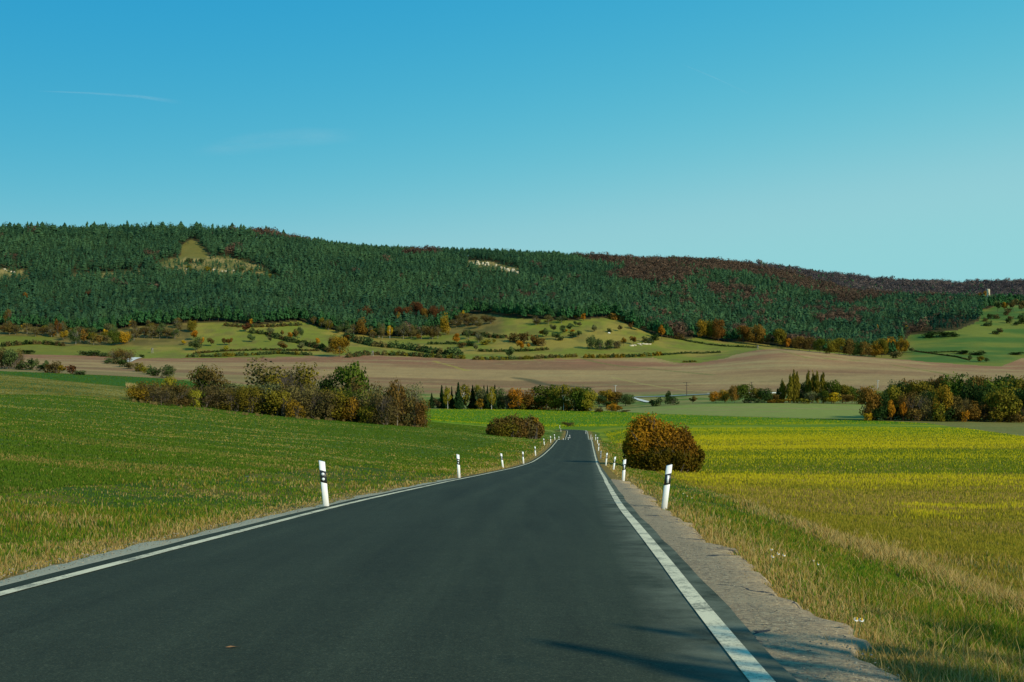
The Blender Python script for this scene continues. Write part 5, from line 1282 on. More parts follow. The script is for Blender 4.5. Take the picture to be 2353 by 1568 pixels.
def beech_low(seed, sp_=(.27, .27), rr_=(.25, .24), m=12):
    rg = np.random.default_rng(seed); V = []; Q = []; T = []; n = 0
    for j in range(7):
        d = sphere_pts(1, rg)[0]; c = np.array([d[0] * sp_[0], d[1] * sp_[0], .58 + d[2] * sp_[1]])
        dirs = sphere_pts(m * 3, rg).reshape(m, 3, 3) * .35 + sphere_pts(m, rg)[:, None] * .7; dirs /= np.linalg.norm(dirs, axis=2)[..., None]
        p = c + dirs * np.array([rr_[0], rr_[0], rr_[1]]) * rg.uniform(.75, 1.1, (m, 1, 1))
        V.append(p.reshape(-1, 3)); Q.append(np.arange(m * 3).reshape(-1, 3) + n); n += m * 3; T.append(np.repeat(.5 + rg.normal() * .15 + .15 * rg.normal(size=m), 3))
    return np.vstack(V), np.vstack(Q), np.concatenate(T)

def forest(name, idx, protos, mat, label, cat, wr, tone):
    V = []; Q = []; T = []; n = 0; which = rng.integers(0, len(protos), len(idx))
    for p in range(len(protos)):
        ii = idx[which == p]; v, q, t = protos[p]; m = len(ii); a = rng.random(m) * 6.28; c, s = np.cos(a)[:, None], np.sin(a)[:, None]
        w = hgt[ii] * wr * rng.uniform(.85, 1.2, m)
        P = np.stack([(v[None, :, 0] * c - v[None, :, 1] * s) * w[:, None] + FX[ii, None], (v[None, :, 0] * s + v[None, :, 1] * c) * w[:, None] + FY[ii, None], v[None, :, 2] * hgt[ii, None] + FZ[ii, None] - .4], -1)
        V.append(P.reshape(-1, 3)); Q.append((q[None] + len(v) * np.arange(m)[:, None, None]).reshape(-1, 3) + n); n += m * len(v)
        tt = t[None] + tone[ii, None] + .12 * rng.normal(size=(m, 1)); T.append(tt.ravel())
    o = link(name, make_mesh(name, np.vstack(V), np.vstack(Q), [mat], tint=np.clip(np.concatenate(T), 0, 1)))
    return tag(o, label, cat, kind='stuff')
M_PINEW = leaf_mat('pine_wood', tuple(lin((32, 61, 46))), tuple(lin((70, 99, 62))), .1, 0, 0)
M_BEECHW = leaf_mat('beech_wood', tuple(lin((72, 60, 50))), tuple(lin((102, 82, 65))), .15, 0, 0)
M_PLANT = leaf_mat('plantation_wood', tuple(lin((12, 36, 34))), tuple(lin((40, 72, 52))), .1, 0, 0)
def pine_puff(seed):
    v, q, t = beech_low(seed, (.20, .25), (.19, .2), 17); return v, q, t
pl = [pine_low(100 + i, 1.0 if i < 2 else .75) for i in range(4)] + [pine_puff(500 + i) for i in range(8)]; bl = [beech_low(300 + i, m=20) for i in range(7)]
tone = (lit - .5) * .8 + (fbm(FX * .006 + 9, FY * .006) - .5) * .5  # shadow hollows and lighter stretches painted into the leaf tint as broad noise
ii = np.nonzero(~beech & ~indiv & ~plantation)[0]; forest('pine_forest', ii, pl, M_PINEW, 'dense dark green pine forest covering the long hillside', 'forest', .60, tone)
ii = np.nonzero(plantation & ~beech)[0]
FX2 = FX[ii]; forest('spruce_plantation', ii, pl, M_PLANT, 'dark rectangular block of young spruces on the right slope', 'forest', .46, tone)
hb = hgt.copy(); hgt = hgt * .95
lump = .75 + .6 * fbm(FX * .02 + 11, FY * .02 + 5, 3); hgt = hgt * lump * (.85 + .3 * rng.random(len(FX)))
M_BEECHF = leaf_mat('hazed_beech_wood', tuple(lin((58, 58, 64))), tuple(lin((112, 98, 90))), .15, 0, 0)  # distance haze put into the leaf colour as a bluish mauve
ii = np.nonzero(beech & back & (rng.random(len(FX)) < .7))[0]; forest('beech_forest', ii, bl, M_BEECHF, 'hazy mauve-brown beech wood on the farthest ridge at the right', 'forest', 1.0, tone * 1.3)
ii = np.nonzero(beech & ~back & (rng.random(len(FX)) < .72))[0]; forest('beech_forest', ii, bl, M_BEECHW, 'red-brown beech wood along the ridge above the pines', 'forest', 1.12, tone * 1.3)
hgt = hb
for i in order:
    plant('pine', 'pine', float(FX[i]), float(FY[i]), float(hgt[i]) * 1.02, float(hgt[i]) * .58, 'tall green pine in the front row of the hillside forest', 'front row of the pine forest', z=float(FZ[i]), sink=.4)

# ================================================================= small things on the land
M_STONE = flat_mat('lime_stone', (.48, .42, .29), .9, .25, 1.2, .1)
M_WOOD = flat_mat('grey_wood', (.26, .24, .20), .9, .25, 6, .1)
M_RUST = flat_mat('dark_pole', (.075, .055, .045), .8, .2, 6, .2)
M_STEEL = flat_mat('pale_steel', (.66, .68, .66), .5, .08, 3, .3)
M_GREY = flat_mat('concrete_pole', (.36, .36, .33), .8, .15, 4, .2)
# ruined stone tower
Yt = 1765.0; Xt = bearing(2271, Yt); zt = (HOR - 664) / F * Yt; rt = 7.2 / 2 / F * Yt
zg = float(height(Xt, Yt)[0]); hT = zt - zg
e = link('stone_tower', None, loc=(Xt, Yt, zg)); tag(e, 'pale round ruined stone tower rising from the trees on the right ridge', 'tower')
b = MB(); nseg = 28; nz = 14; t = np.arange(nseg) * 2 * math.pi / nseg; P = []
for kz in range(nz + 1):
    u = kz / nz
    top = hT - .9 * (np.sin(t * 1 + 2.2) > .55) - .5 * rng.random(nseg)
    z = np.minimum(u * hT, top) if kz == nz else np.full(nseg, u * (hT - 1.6))
    r = rt * (1.04 - .07 * u) * (1 + .012 * rng.normal(size=nseg)); P.append(np.stack([r * np.cos(t), r * np.sin(t), z], 1))
P.append(P[-1] * np.array([.72, .72, 1])); P.append(P[-1] * np.array([1, 1, 1]) - np.array([0, 0, 2.0]))
n = len(P); i = np.arange(nseg); j = (i + 1) % nseg
Q = np.vstack([np.stack([i + a * nseg, j + a * nseg, j + (a + 1) * nseg, i + (a + 1) * nseg], 1) for a in range(n - 1)])
b.add(np.vstack(P), None, Q); link('tower_wall', b.mesh('tower_wall', [M_STONE]), e)
b = MB(); b.box((-rt * .2, -rt * 1.0, hT * .72), (.7, .5, 1.5)); link('window', b.mesh('window', [M_BLACK]), e)
# pale rock faces in the forest and on the meadow
def rocks(x0, x1, r0, r1, n, h, label, seed, wid=3.0):
    rg = np.random.default_rng(seed)
    for q in range(n):
        u = (q + rg.random()) / n; x = x0 + (x1 - x0) * u; row_ = r0 + (r1 - r0) * u + rg.uniform(-2, 3)
        Y = float(dist_of(x, row_, 900)[0]); X = bearing(x, Y); z = float(height(X, Y)[0])
        m = 26; d = sphere_pts(m, rg) * rg.uniform(.7, 1.15, (m, 1)) * np.array([wid * rg.uniform(.6, 1.3), 1.6, h * rg.uniform(.6, 1.3)])
        d = np.round(d / .7) * .7 + rg.normal(size=d.shape) * .15
        import bmesh
        bm = bmesh.new(); [bm.verts.new(v) for v in d]; bmesh.ops.convex_hull(bm, input=bm.verts); bmesh.ops.delete(bm, geom=[v for v in bm.verts if not v.link_faces], context='VERTS')
        me = bpy.data.meshes.new('rock'); bm.to_mesh(me); bm.free(); me.materials.append(M_STONE)
        o = link('rock', me, loc=(X, Y, z + h * .25)); tag(o, label, 'rock', 'pale limestone rocks')
rocks(1078, 1128, 605, 610, 9, 4.2, 'pale limestone ledge block in the forest break, left half', 1)
rocks(1138, 1190, 614, 628, 10, 3.8, 'pale limestone ledge block in the forest break, right half', 2)
rocks(428, 540, 622, 622, 9, 2.2, 'small pale stone on the high clearing in the left forest', 3, 2.2)
rocks(1446, 1492, 795, 790, 8, 1.1, 'low pale stone in the rubble bank at the meadow edge', 4, 2.6)
rocks(6, 40, 618, 626, 4, 1.8, 'small pale stone on the clearing at the far left', 6, 2.2)

def post_tree(parts_fn, name, label, cat, x, row_, Y=None, group=None):
    if Y is None: Y = float(dist_of(x, row_, 600)[0])
    X = bearing(x, Y); e = link(name, None, loc=(X, Y, float(height(X, Y)[0]))); tag(e, label, cat, group); parts_fn(e, Y); return e
# wooden hunting stands
def stand(e, Y, s=1.0):
    for sx, sy in ((-1, -1), (1, -1), (1, 1), (-1, 1)):
        b = MB(); b.tube((sx * .95 * s, sy * .95 * s, -.2), (sx * .65 * s, sy * .65 * s, 3.2 * s), .13, .12, 5); link('leg', b.mesh('leg', [M_WOOD]), e)
    b = MB(); b.box((0, 0, 4.0 * s), (1.7 * s, 1.6 * s, 1.5 * s)); b.box((0, 0, 3.15 * s), (1.9 * s, 1.8 * s, .14)); link('cabin', b.mesh('cabin', [M_WOOD]), e)
    b = MB(); b.box((0, -.83 * s, 4.3 * s), (1.1 * s, .06, .45 * s)); link('window', b.mesh('window', [M_BLACK]), e)
    b = MB(); b.add([(-1.05 * s, -1.05 * s, 4.78 * s), (1.05 * s, -1.05 * s, 4.78 * s), (1.05 * s, 1.05 * s, 5.2 * s), (-1.05 * s, 1.05 * s, 5.2 * s), (-1.05 * s, -1.05 * s, 4.9 * s), (1.05 * s, -1.05 * s, 4.9 * s), (1.05 * s, 1.05 * s, 5.32 * s), (-1.05 * s, 1.05 * s, 5.32 * s)], None,
        [[0, 3, 2, 1], [4, 5, 6, 7], [0, 1, 5, 4], [1, 2, 6, 5], [2, 3, 7, 6], [3, 0, 4, 7]]); link('roof', b.mesh('roof', [M_WOOD]), e)
    b = MB(); b.tube((-.25, -1.6 * s, 0), (-.25, -.85 * s, 3.2 * s), .05, .05, 4); b.tube((.25, -1.6 * s, 0), (.25, -.85 * s, 3.2 * s), .05, .05, 4)
    for q in range(6): b.tube((-.25, (-1.6 + .75 * q / 6) * s, 3.2 * s * q / 6 + .2), (.25, (-1.6 + .75 * q / 6) * s, 3.2 * s * q / 6 + .2), .03, .03, 4)
    link('ladder', b.mesh('ladder', [M_WOOD]), e)
post_tree(stand, 'hunting_stand', 'grey wooden hunting stand at the edge of the ploughed field beside the hedge', 'hunting stand', 856, 818)
post_tree(stand, 'hunting_stand', 'small wooden hunting stand by the bushes under the left meadow', 'hunting stand', 350, 812)
post_tree(lambda e, Y: stand(e, Y, .8), 'hunting_stand', 'tiny wooden hunting stand on the crest of the ploughed hill', 'hunting stand', 1741, 803)
# power poles
def pole(h, arms, mat):
    def f(e, Y):
        b = MB(); b.tube((0, 0, -.3), (0, 0, h), .30, .20, 7, True); link('mast', b.mesh('mast', [mat]), e)
        for z, w in arms:
            b = MB(); b.box((0, -.24, z), (w, .16, .22)); a = link('crossarm', b.mesh('crossarm', [mat]), e)
            b = MB()
            for q in (-.45, 0, .45):
                b.tube((w * q, -.24, z + .1), (w * q, -.24, z + .45), .07, .05, 5, True)
            link('insulator', b.mesh('insulator', [mat]), a)
    return f
post_tree(pole(9.3, [(9.0, 5.0), (7.0, 2.6)], M_RUST), 'power_pole', 'dark power pole with two crossarms beside the valley road', 'power pole', 1578, 907, Y=775)
post_tree(pole(9.0, [(8.7, 2.2)], M_GREY), 'power_pole', 'thin pale power pole above the orange-brown trees', 'power pole', 1414, 908, Y=760)
post_tree(pole(9.0, [(8.8, 2.4)], M_RUST), 'power_pole', 'power pole mostly hidden behind the olive trees near the white railing', 'power pole', 1727, 905, Y=770)
post_tree(pole(6.0, [(5.6, 2.2), (4.4, 1.6)], M_GREY), 'power_pole', 'short grey pole left of the copse at the ploughed field', 'power pole', 2017, 893, Y=820)
# valley road, side track, pale track, white railing
M_FARROAD = flat_mat('far_asphalt', tuple(lin((112, 122, 112)) * 1.2), .8, .1, .5, .2)
M_TRACK = flat_mat('pale_track', tuple(lin((206, 204, 188)) * 1.0), .9, .1, .5, .1)
def track(name, pts, w, mat, lift=.25, ymin=600, Ys=None):
    p = np.array(pts, float); Y = np.array(Ys) if Ys is not None else dist_of(p[:, 0], p[:, 1], ymin); X = bearing(p[:, 0], Y)
    s = np.concatenate([[0], np.cumsum(np.hypot(np.diff(X), np.diff(Y)))]); q = np.linspace(0, s[-1], 60); X = np.interp(q, s, X); Y = np.interp(q, s, Y)
    tx, ty = np.gradient(X), np.gradient(Y); l = np.hypot(tx, ty); nx_, ny_ = ty / l, -tx / l
    V = np.stack([np.stack([X + nx_ * o, Y + ny_ * o, height(X + nx_ * o, Y + ny_ * o) + lift], 1) for o in (-w / 2, 0, w / 2)], 1).reshape(-1, 3)
    i = (np.arange(59)[:, None] * 3 + np.arange(2)).ravel(); o = link(name, make_mesh(name, V, np.stack([i, i + 1, i + 4, i + 3], 1), [mat], True)); return tag(o, kind='structure')
track('valley_road', [(1380, 914), (1440, 914), (1544, 911), (1639, 907), (1700, 905), (1800, 903)], 7, M_FARROAD, .4)
track('side_track', [(1450, 914.5), (1468, 919), (1492, 926)], 4, M_TRACK, .4)
track('pale_track', [(284, 835), (294, 831), (303, 826.5), (313, 823.5), (318, 823)], 9, M_TRACK, .5)
def rail(e, Y):
    L = 42.0; b = MB(); b.box((L / 2, 0, .85), (L, .16, .42)); link('rail', b.mesh('rail', [M_STEEL]), e)
    for q in range(12):
        b = MB(); b.box((L * (q + .5) / 12, .12, .35), (.14, .12, 1.0)); link('post', b.mesh('post', [M_STEEL]), e)
er = post_tree(rail, 'guard_rail', 'white roadside railing glimpsed between the valley trees', 'guard rail', 1660, 903, Y=752)
er.location.z = (HOR - 903.2) / F * 752 - .8
for x, r_, lab in ((1427, 914, 'tiny white post by the valley road left of the side track'), (1544, 911, 'tiny white post by the valley road near the small dark treetop'), (1627, 907.5, 'tiny white post by the valley road right of the power pole')):
    Y = float(dist_of(x, r_, 600)[0]); add_post(bearing(x, Y), Y, -1, lab, 0, 1.6, 'roadside posts of the valley road')
# white horse on the far clearing
def quadruped(e, Y):
    me = bpy.data.meshes.new('horse_body'); V = [(0, 0, 1.25), (.75, 0, 1.3), (-.7, 0, 1.3), (1.05, 0, 1.15), (1.45, 0, .75), (1.6, 0, .35), (1.72, 0, .2),
        (.65, .2, 1.0), (.66, .2, .55), (.66, .2, .05), (.65, -.2, 1.0), (.7, -.2, .55), (.75, -.2, .05), (-.7, .22, .95), (-.85, .22, .5), (-.78, .22, .05), (-.7, -.22, .95), (-.8, -.22, .5), (-.7, -.22, .05), (-.95, 0, 1.2), (-1.1, 0, .7)]
    E = [(0, 1), (0, 2), (1, 3), (3, 4), (4, 5), (5, 6), (1, 7), (7, 8), (8, 9), (1, 10), (10, 11), (11, 12), (2, 13), (13, 14), (14, 15), (2, 16), (16, 17), (17, 18), (2, 19), (19, 20)]
    me.from_pydata(V, E, []); o = link('horse_body', me, e); m = o.modifiers.new('skin', 'SKIN')
    Rr = [.42, .40, .42, .24, .19, .15, .09, .17, .09, .07, .17, .09, .07, .19, .1, .07, .19, .1, .07, .1, .06]
    for v, r in zip(me.skin_vertices[0].data, Rr): v.radius = (r, r)
    me.skin_vertices[0].data[0].use_root = True; o.modifiers.new('sub', 'SUBSURF').levels = 1
    me.materials.append(M_WHITE)
eh = post_tree(quadruped, 'horse', 'white horse grazing on the right clearing below the round bush', 'horse', 1399, 768); eh.scale = (1.1, 1.1, 1.1)

# ================================================================= grasses
def tufts(name, X, Y, h, hw, col, lean=.45, label=None, cat=None, tip=None, base=.6):
    """upright blades, wider when farther so that they never fall apart; col (n,3) base colour"""
    n = len(X); z = height(X, Y); a = rng.random(n) * 6.28; lx = np.cos(a) * h * lean * rng.random(n); ly = np.sin(a) * h * lean * rng.random(n)
    b = rng.random(n) * 3.14 - 1.57; wx_, wy_ = np.cos(b) * hw, np.sin(b) * hw * .5
    V = np.empty((n, 5, 3)); V[:, 0] = np.stack([X - wx_, Y - wy_, z - .03], 1); V[:, 1] = np.stack([X + wx_, Y + wy_, z - .03], 1)
    V[:, 2] = np.stack([X - wx_ * .8 + lx * .4, Y - wy_ * .8 + ly * .4, z + h * .6], 1); V[:, 3] = np.stack([X + wx_ * .8 + lx * .4, Y + wy_ * .8 + ly * .4, z + h * .6], 1)
    V[:, 4] = np.stack([X + lx, Y + ly, z + h], 1)
    i = np.arange(n)[:, None] * 5
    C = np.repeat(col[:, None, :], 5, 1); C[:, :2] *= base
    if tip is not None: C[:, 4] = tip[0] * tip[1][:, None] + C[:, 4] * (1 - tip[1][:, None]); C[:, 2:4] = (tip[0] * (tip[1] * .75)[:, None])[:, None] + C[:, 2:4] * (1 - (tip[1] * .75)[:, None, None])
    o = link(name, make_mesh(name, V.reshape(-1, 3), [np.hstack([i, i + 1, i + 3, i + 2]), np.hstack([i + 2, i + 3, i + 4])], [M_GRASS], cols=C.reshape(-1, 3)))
    return tag(o, label, cat, kind='stuff')
M_GRASS = col_leaf_mat('grass_blades', .35, 1.0)
def cast(n, x0, x1, y0, y1, power=1.0):
    """scatter over the plan, denser near the road's start"""
    u = rng.random(n); Y = 1 / (1 / y0 + (1 / y1 - 1 / y0) * u) if power == 1 else np.exp(math.log(y0) + (math.log(y1) - math.log(y0)) * u)
    x = x0 + (x1 - x0) * rng.random(n); return bearing(x, Y), Y, x
PXM = 1 / 1138.0
def g2(a, n): return np.tile(lin(a) * 1.0, (n, 1))
# verge
X, Y, x = cast(560000, -260, 2620, 4.3, 95)
Xb, Yb_, xb = cast(90000, 900, 1750, 60, 230, 0); X, Y, x = np.concatenate([X, Xb]), np.concatenate([Y, Yb_]), np.concatenate([x, xb])
off, lev, st = road_rel(X, Y); d = np.abs(off) - W_LANE
edgeR = np.interp(st - 0, s2, sh - W_LANE) if True else 0
rag = (fbm(X * 3, Y * 3) - .5) * .5
weeds = (off > 0) & (Y < 52) & (d > .5) & (d < edgeR) & (fbm(X * 2.2 + 8, Y * 2.2) > .57) & (rng.random(len(X)) < .5)
k = weeds | ((off < 0) & (d > .80 + rag * .8)) | ((off > 0) & (d > np.where(Y < 52, edgeR - .15, .75) + rag * .45))
k &= rng.random(len(X)) < np.where(d < 14, 1, .75)
k &= (Y < 95) | (d < 8)
X, Y, off, d = X[k], Y[k], off[k], d[k]; n = len(X)
n1 = fbm(X * .55 + 3, Y * .55); n2 = fbm(X * .16 + 31, Y * .16 + 4)
vl = off < 0
gre = lerp(g2((56, 98, 20), n), g2((116, 134, 36), n), rng.random(n)); dry = lerp(g2((150, 118, 58), n), g2((196, 170, 106), n), rng.random(n)); oli = lerp(g2((114, 106, 34), n), g2((166, 144, 58), n), rng.random(n))
pd = np.clip(smooth(.56, .70, n1) * .45 + smooth(2.3, .7, d + 1.4 * (n1 - .5)) * .72 + .05, 0, .85)
strip = np.exp(-((d - np.interp(Y, [8, 14, 40], [4.1, 4.05, 4.5]) - (n2 - .5) * 1.2) / .45) ** 2) * (~vl) * smooth(60, 30, Y)
pd = np.clip(pd + strip * .9, 0, .95)
isd = rng.random(n) < pd
ov = smooth(4.4, 5.4, d) * (~vl) * .78 + vl * 0
iso = (~isd) & (rng.random(n) < np.clip(ov + .10 + smooth(.45, .6, n2) * np.where(vl, .2, .35), 0, .9))
col = gre; col[isd] = dry[isd]; col[iso] = oli[iso]
hh = (.04 + .075 * rng.random(n)) * (.6 + .8 * smooth(.35, .65, n2)) * np.where(vl, .85, 1.0) * smooth(.4, 2.4, d + .7) * np.interp(Y, [60, 140], [1, 1.6])
hh = np.where(isd & (rng.random(n) < .035), hh * 2.2, hh) + strip * .14
hh = np.where((~vl) & (d > 6.5), hh * .85, hh)
hh = np.where(vl & (d > 8.5), hh * .7, hh)
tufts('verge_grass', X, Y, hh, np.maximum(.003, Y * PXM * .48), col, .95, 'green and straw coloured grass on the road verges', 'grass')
# winter crop on the left
X, Y, x = cast(300000, -300, 1330, 24, 335, 0)
off, lev, st = road_rel(X, Y); d = np.abs(off) - W_LANE
k = (off < 0) & (d > np.where(Y < 60, 7.2, 4.5)) & ~((Y > bval(B_OLIVE0, x)) & (x < 420) & (rng.random(len(x)) < .4)); X, Y, x = X[k], Y[k], x[k]; n = len(X)
stn = straw(X, Y)
col = lerp(g2((62, 94, 20), n), g2((98, 118, 38), n), rng.random(n))
ol = (Y > bval(B_OLIVE0, x)) & (Y < bval(B_OLIVE1, x)) & (x < 420); col[ol] = lerp(g2((96, 98, 34), n), g2((140, 128, 60), n), rng.random(n))[ol]
isd = rng.random(n) < stn * .5 * smooth(300, 120, Y); col[isd] = g2((160, 142, 72), n)[isd]
dp = smooth(.54, .64, fbm(X * .10 + 13, Y * .22 + 3)) * smooth(85, 40, Y) * (rng.random(n) < .5); col = lerp(col, lerp(g2((120, 108, 48), n), g2((164, 142, 78), n), rng.random(n)), dp)
tufts('winter_crop', X, Y, .05 + .06 * rng.random(n) + isd * .01, np.maximum(.01, Y * PXM * .6), col, .6, 'short green winter crop with straw stubble on the left field', 'crop')
# rapeseed
X, Y, x = cast(640000, 900, 2640, 22, 620, 0)
off, lev, st = road_rel(X, Y); d = np.abs(off) - W_LANE
k = (Y < bval(B_FAR, x)) & (((off > 0) & (d > 5.2) & (Y < 345)) | ((Y > 372) & (d > 6)))
X, Y, x, d = X[k], Y[k], x[k], d[k]; n = len(X)
Yw = Y * (1 + .16 * (fbm(X * .015 + 4, Y * .02 + 6, 3) - .5) + .02 * (vnoise(X * .2, Y * .1) - .5))
yb = np.interp(Yw, [26, 60, 70, 78, 90, 97, 116, 124, 136, 146, 165, 178, 250, 265, 296, 308, 345, 372, 400, 440, 480, 560, 612], [0, .02, .04, .40, .34, .06, .08, .34, .30, .08, .14, .85, .9, .34, .26, .75, .7, .45, .25, .1, .2, .12, .4])
stripes = smooth(.42, .58, fbm(X * .022 + 5, Y * .10 + 8, 5)) ; patch = smooth(.42, .62, fbm(X * .12, Y * .12 + 3))
pz = np.clip(yb * (.42 + .8 * np.maximum(stripes, patch * smooth(140, 60, Y))), 0, 1)
col = lerp(g2((108, 108, 28), n), g2((166, 148, 52), n), rng.random(n)); fg = smooth(150, 380, Y)
col = lerp(col, lerp(g2((56, 108, 18), n), g2((104, 142, 26), n), rng.random(n)), fg)
gb = smooth(88, 100, Yw) * smooth(176, 160, Yw); col = lerp(col, lerp(g2((84, 104, 24), n), g2((124, 132, 34), n), rng.random(n)), gb)
dr = (rng.random(n) < .45 * smooth(150, 40, Y) * smooth(.45, .6, fbm(X * .1 + 9, Y * .2))); col[dr] = g2((158, 132, 72), n)[dr]
pz = np.maximum(pz, .34 * smooth(34, 38, Y) * smooth(54, 46, Y) * smooth(2000, 2150, x) * smooth(.42, .55, fbm(X * .25, Y * .25)))
isy = (rng.random(n) < pz).astype(float)
hh = np.where(isy > 0, .16 + .20 * rng.random(n), .08 + .14 * rng.random(n)) * np.interp(Y, [26, 60, 140], [.7, 1, 1.1])
tufts('rapeseed', X, Y, hh * .85, np.maximum(.006, Y * PXM * .38), col, .4, 'yellow flowering rapeseed growing in bands on the right field', 'crop', tip=(g2((198, 182, 30), n), isy), base=.8)
# pale reeds along the foot of the hedgerow
xr = rng.uniform(300, 985, 9000); Yr = np.array([min(max(v, 160), 212) for v in np.interp(xr, [300, 384, 537, 674, 845, 982], dist_of([300, 384, 537, 674, 845, 970], [922, 934, 951, 961, 972, 977], 60))]) - rng.random(9000) * 3.5
keep = rng.random(len(xr)) < smooth(.45, .7, fbm(xr * .12, xr * 0 + 2)) * .35; xr, Yr = xr[keep], Yr[keep]; n = len(xr)
tufts('dry_grass', bearing(xr, Yr), Yr, .2 + .45 * rng.random(n), np.full(n, .04), lerp(g2((104, 88, 50), n), g2((150, 128, 78), n), rng.random(n)), .25, 'tall dry straw-coloured grass along the foot of the hedgerow', 'grass')
xr = rng.uniform(290, 348, 900); Yr = dist_of(xr, np.interp(xr, [290, 348], [889, 899]) + rng.uniform(-2, 3, 900), 60)
tufts('dry_grass', bearing(xr, Yr), Yr, .5 + .7 * rng.random(900), np.full(900, .06), lerp(g2((150, 124, 72), 900), g2((200, 176, 116), 900), rng.random(900)), .3, 'patch of tall pale dry grass behind the hedgerow tip', 'grass')
# white flowers in the right verge
M_PETAL = flat_mat('white_petal', (.85, .85, .82), .6, .03); M_EYE = flat_mat('flower_eye', (.7, .42, .03), .7, .1); M_STALK = flat_mat('flower_stalk', (.08, .14, .03), .8, .2)
def daisy_meshes(s):
    st_ = MB(); st_.tube((0, 0, 0), (.02, -.01, .16), .003, .0022, 5); pe = MB()
    for q in range(11):
        a = q * 2 * math.pi / 11; c, s_ = math.cos(a), math.sin(a); r0, r1, w = .008, .034 * s, .009 * s
        pe.add([(.02 + c * r0, -.01 + s_ * r0 * .9 - .0, .162), (.02 + c * r1 - s_ * w, -.01 + s_ * r1 * .6 + c * w, .156 + s_ * r1 * .7), (.02 + c * r1 * 1.12, -.01 + s_ * r1 * .66, .158 + s_ * r1 * .75), (.02 + c * r1 + s_ * w, -.01 + s_ * r1 * .6 - c * w, .156 + s_ * r1 * .7)], None, [[0, 1, 2, 3]])
    ey = MB(); ey.tube((.02, -.012, .16), (.02, -.02, .172), .009, .004, 8, True)
    return st_.mesh('stalk', [M_STALK]), pe.mesh('petals', [M_PETAL]), ey.mesh('flower_eye', [M_EYE])
DM = daisy_meshes(.42)
FL = [(1768, 1262, 'largest white flower in the right verge, alone on a tall stalk'), (1783, 1272, 'small white flower just right of the largest one'), (1796, 1276, 'small white flower low right of the largest one'), (1770, 1279, 'small white flower below the largest one'),
      (1958, 1424, 'left flower of the white daisy pair near the road edge'), (1970, 1425, 'right flower of the white daisy pair near the road edge'), (1866, 1288, 'tiny white flower in the middle of the right verge'), (1876, 1297, 'tiny white flower right of the middle one'),
      (1577, 1140, 'far white flower behind the big right post'), (1588, 1144, 'second far white flower behind the big right post'), (1568, 1134, 'third far white flower nearest the big right post')]
for x, r_, lab in FL:
    best = None
    for Y in np.arange(6, 45, .05):
        X = bearing(x, Y); z = float(height(X, Y)[0]) + .16
        if HOR - z * F / Y <= r_: best = (X, Y, z - .16); break
    if best is None: continue
    e = link('daisy', None, loc=best); e.rotation_euler = (0, 0, rnd.uniform(-.6, .6)); sc = 1.25 if 'largest' in lab or 'pair' in lab else (.8 if 'far' not in lab else 1.3); e.scale = (sc, sc, 1.0); tag(e, lab, 'flower', 'white flowers in the right verge')
    for nm, me in zip(('stalk', 'petals', 'flower_eye'), DM): link(nm, me, e)
# a fallen leaf on the road
b = MB(); b.add([(0, 0, 0), (.03, .014, .006), (.065, .012, .002), (.095, 0, .005), (.065, -.012, .006), (.03, -.014, .002)], None, [[0, 1, 2, 5], [5, 2, 3, 4]])
Yl = 6.95; Xl = bearing(517, Yl); o_, l_, s_ = road_rel(np.array([Xl]), np.array([Yl]))
o = link('fallen_leaf', b.mesh('fallen_leaf', [flat_mat('dead_leaf', tuple(lin((170, 120, 70))), .8)]), loc=(Xl, Yl, float(l_[0]) + .004)); tag(o, 'single tan fallen leaf on the dark asphalt in the left lane', 'leaf')

# roadside tree to the right of the view whose shadow falls across the road
LEAF['near'] = LM('near', (90, 80, 30), (150, 120, 50))
rt_ = plant('baretree', 'near', 12.6, -4.0, 7.7, 3.2, 'half-bare roadside tree standing just outside the view on the right', None, name='roadside_tree')
rt2 = plant('round', 'near', 12.8, .2, 6.2, 3.2, 'leafy roadside tree beside the half-bare one, outside the view', None, name='roadside_tree')

# ================================================================= sky, sun, camera
SKY_R, SKY_RP, SKY_G, SKY_B, SKY_BP = .28, 2.7, .94, .69, .15
SUN_AZ = math.atan2(.72, -.69); SUN_EL = math.radians(25)
w = bpy.data.worlds.new('World'); scene.world = w; w.use_nodes = True; nt = w.node_tree; nt.nodes.clear()
out = nt.nodes.new('ShaderNodeOutputWorld'); bg = nt.nodes.new('ShaderNodeBackground'); sky = nt.nodes.new('ShaderNodeTexSky')
sky.sky_type = 'NISHITA'; sky.sun_disc = False; sky.sun_elevation = SUN_EL; sky.sun_rotation = 2 * math.pi - SUN_AZ; sky.altitude = 300; sky.air_density = 1.0; sky.dust_density = .6; sky.ozone_density = 1.5
sc_ = nt.nodes.new('ShaderNodeSeparateColor'); nt.links.new(sky.outputs[0], sc_.inputs[0]); cc_ = nt.nodes.new('ShaderNodeCombineColor')
K = .12   # cooler, clearer autumn sky: redder light thinned out towards the zenith
r_ = math_n(nt, 'MULTIPLY', math_n(nt, 'POWER', math_n(nt, 'MINIMUM', math_n(nt, 'MULTIPLY', sc_.outputs[0], K / .384), 1.3), SKY_RP), SKY_R / K)
g_ = math_n(nt, 'MULTIPLY', math_n(nt, 'POWER', math_n(nt, 'MULTIPLY', sc_.outputs[1], K), .78), SKY_G / K)
b_ = math_n(nt, 'MULTIPLY', math_n(nt, 'POWER', math_n(nt, 'MULTIPLY', sc_.outputs[2], K), SKY_BP), SKY_B / K)
def smin(v, cap, dist):
    n = nt.nodes.new('ShaderNodeMath'); n.operation = 'SMOOTH_MIN'; nt.links.new(v, n.inputs[0]); n.inputs[1].default_value = cap / K; n.inputs[2].default_value = dist / K; return n.outputs[0]
r_ = smin(r_, .29, .16); g_ = smin(g_, .645, .22)
for q, v in enumerate((r_, g_, b_)): nt.links.new(v, cc_.inputs[q])
c = cc_.outputs[0]
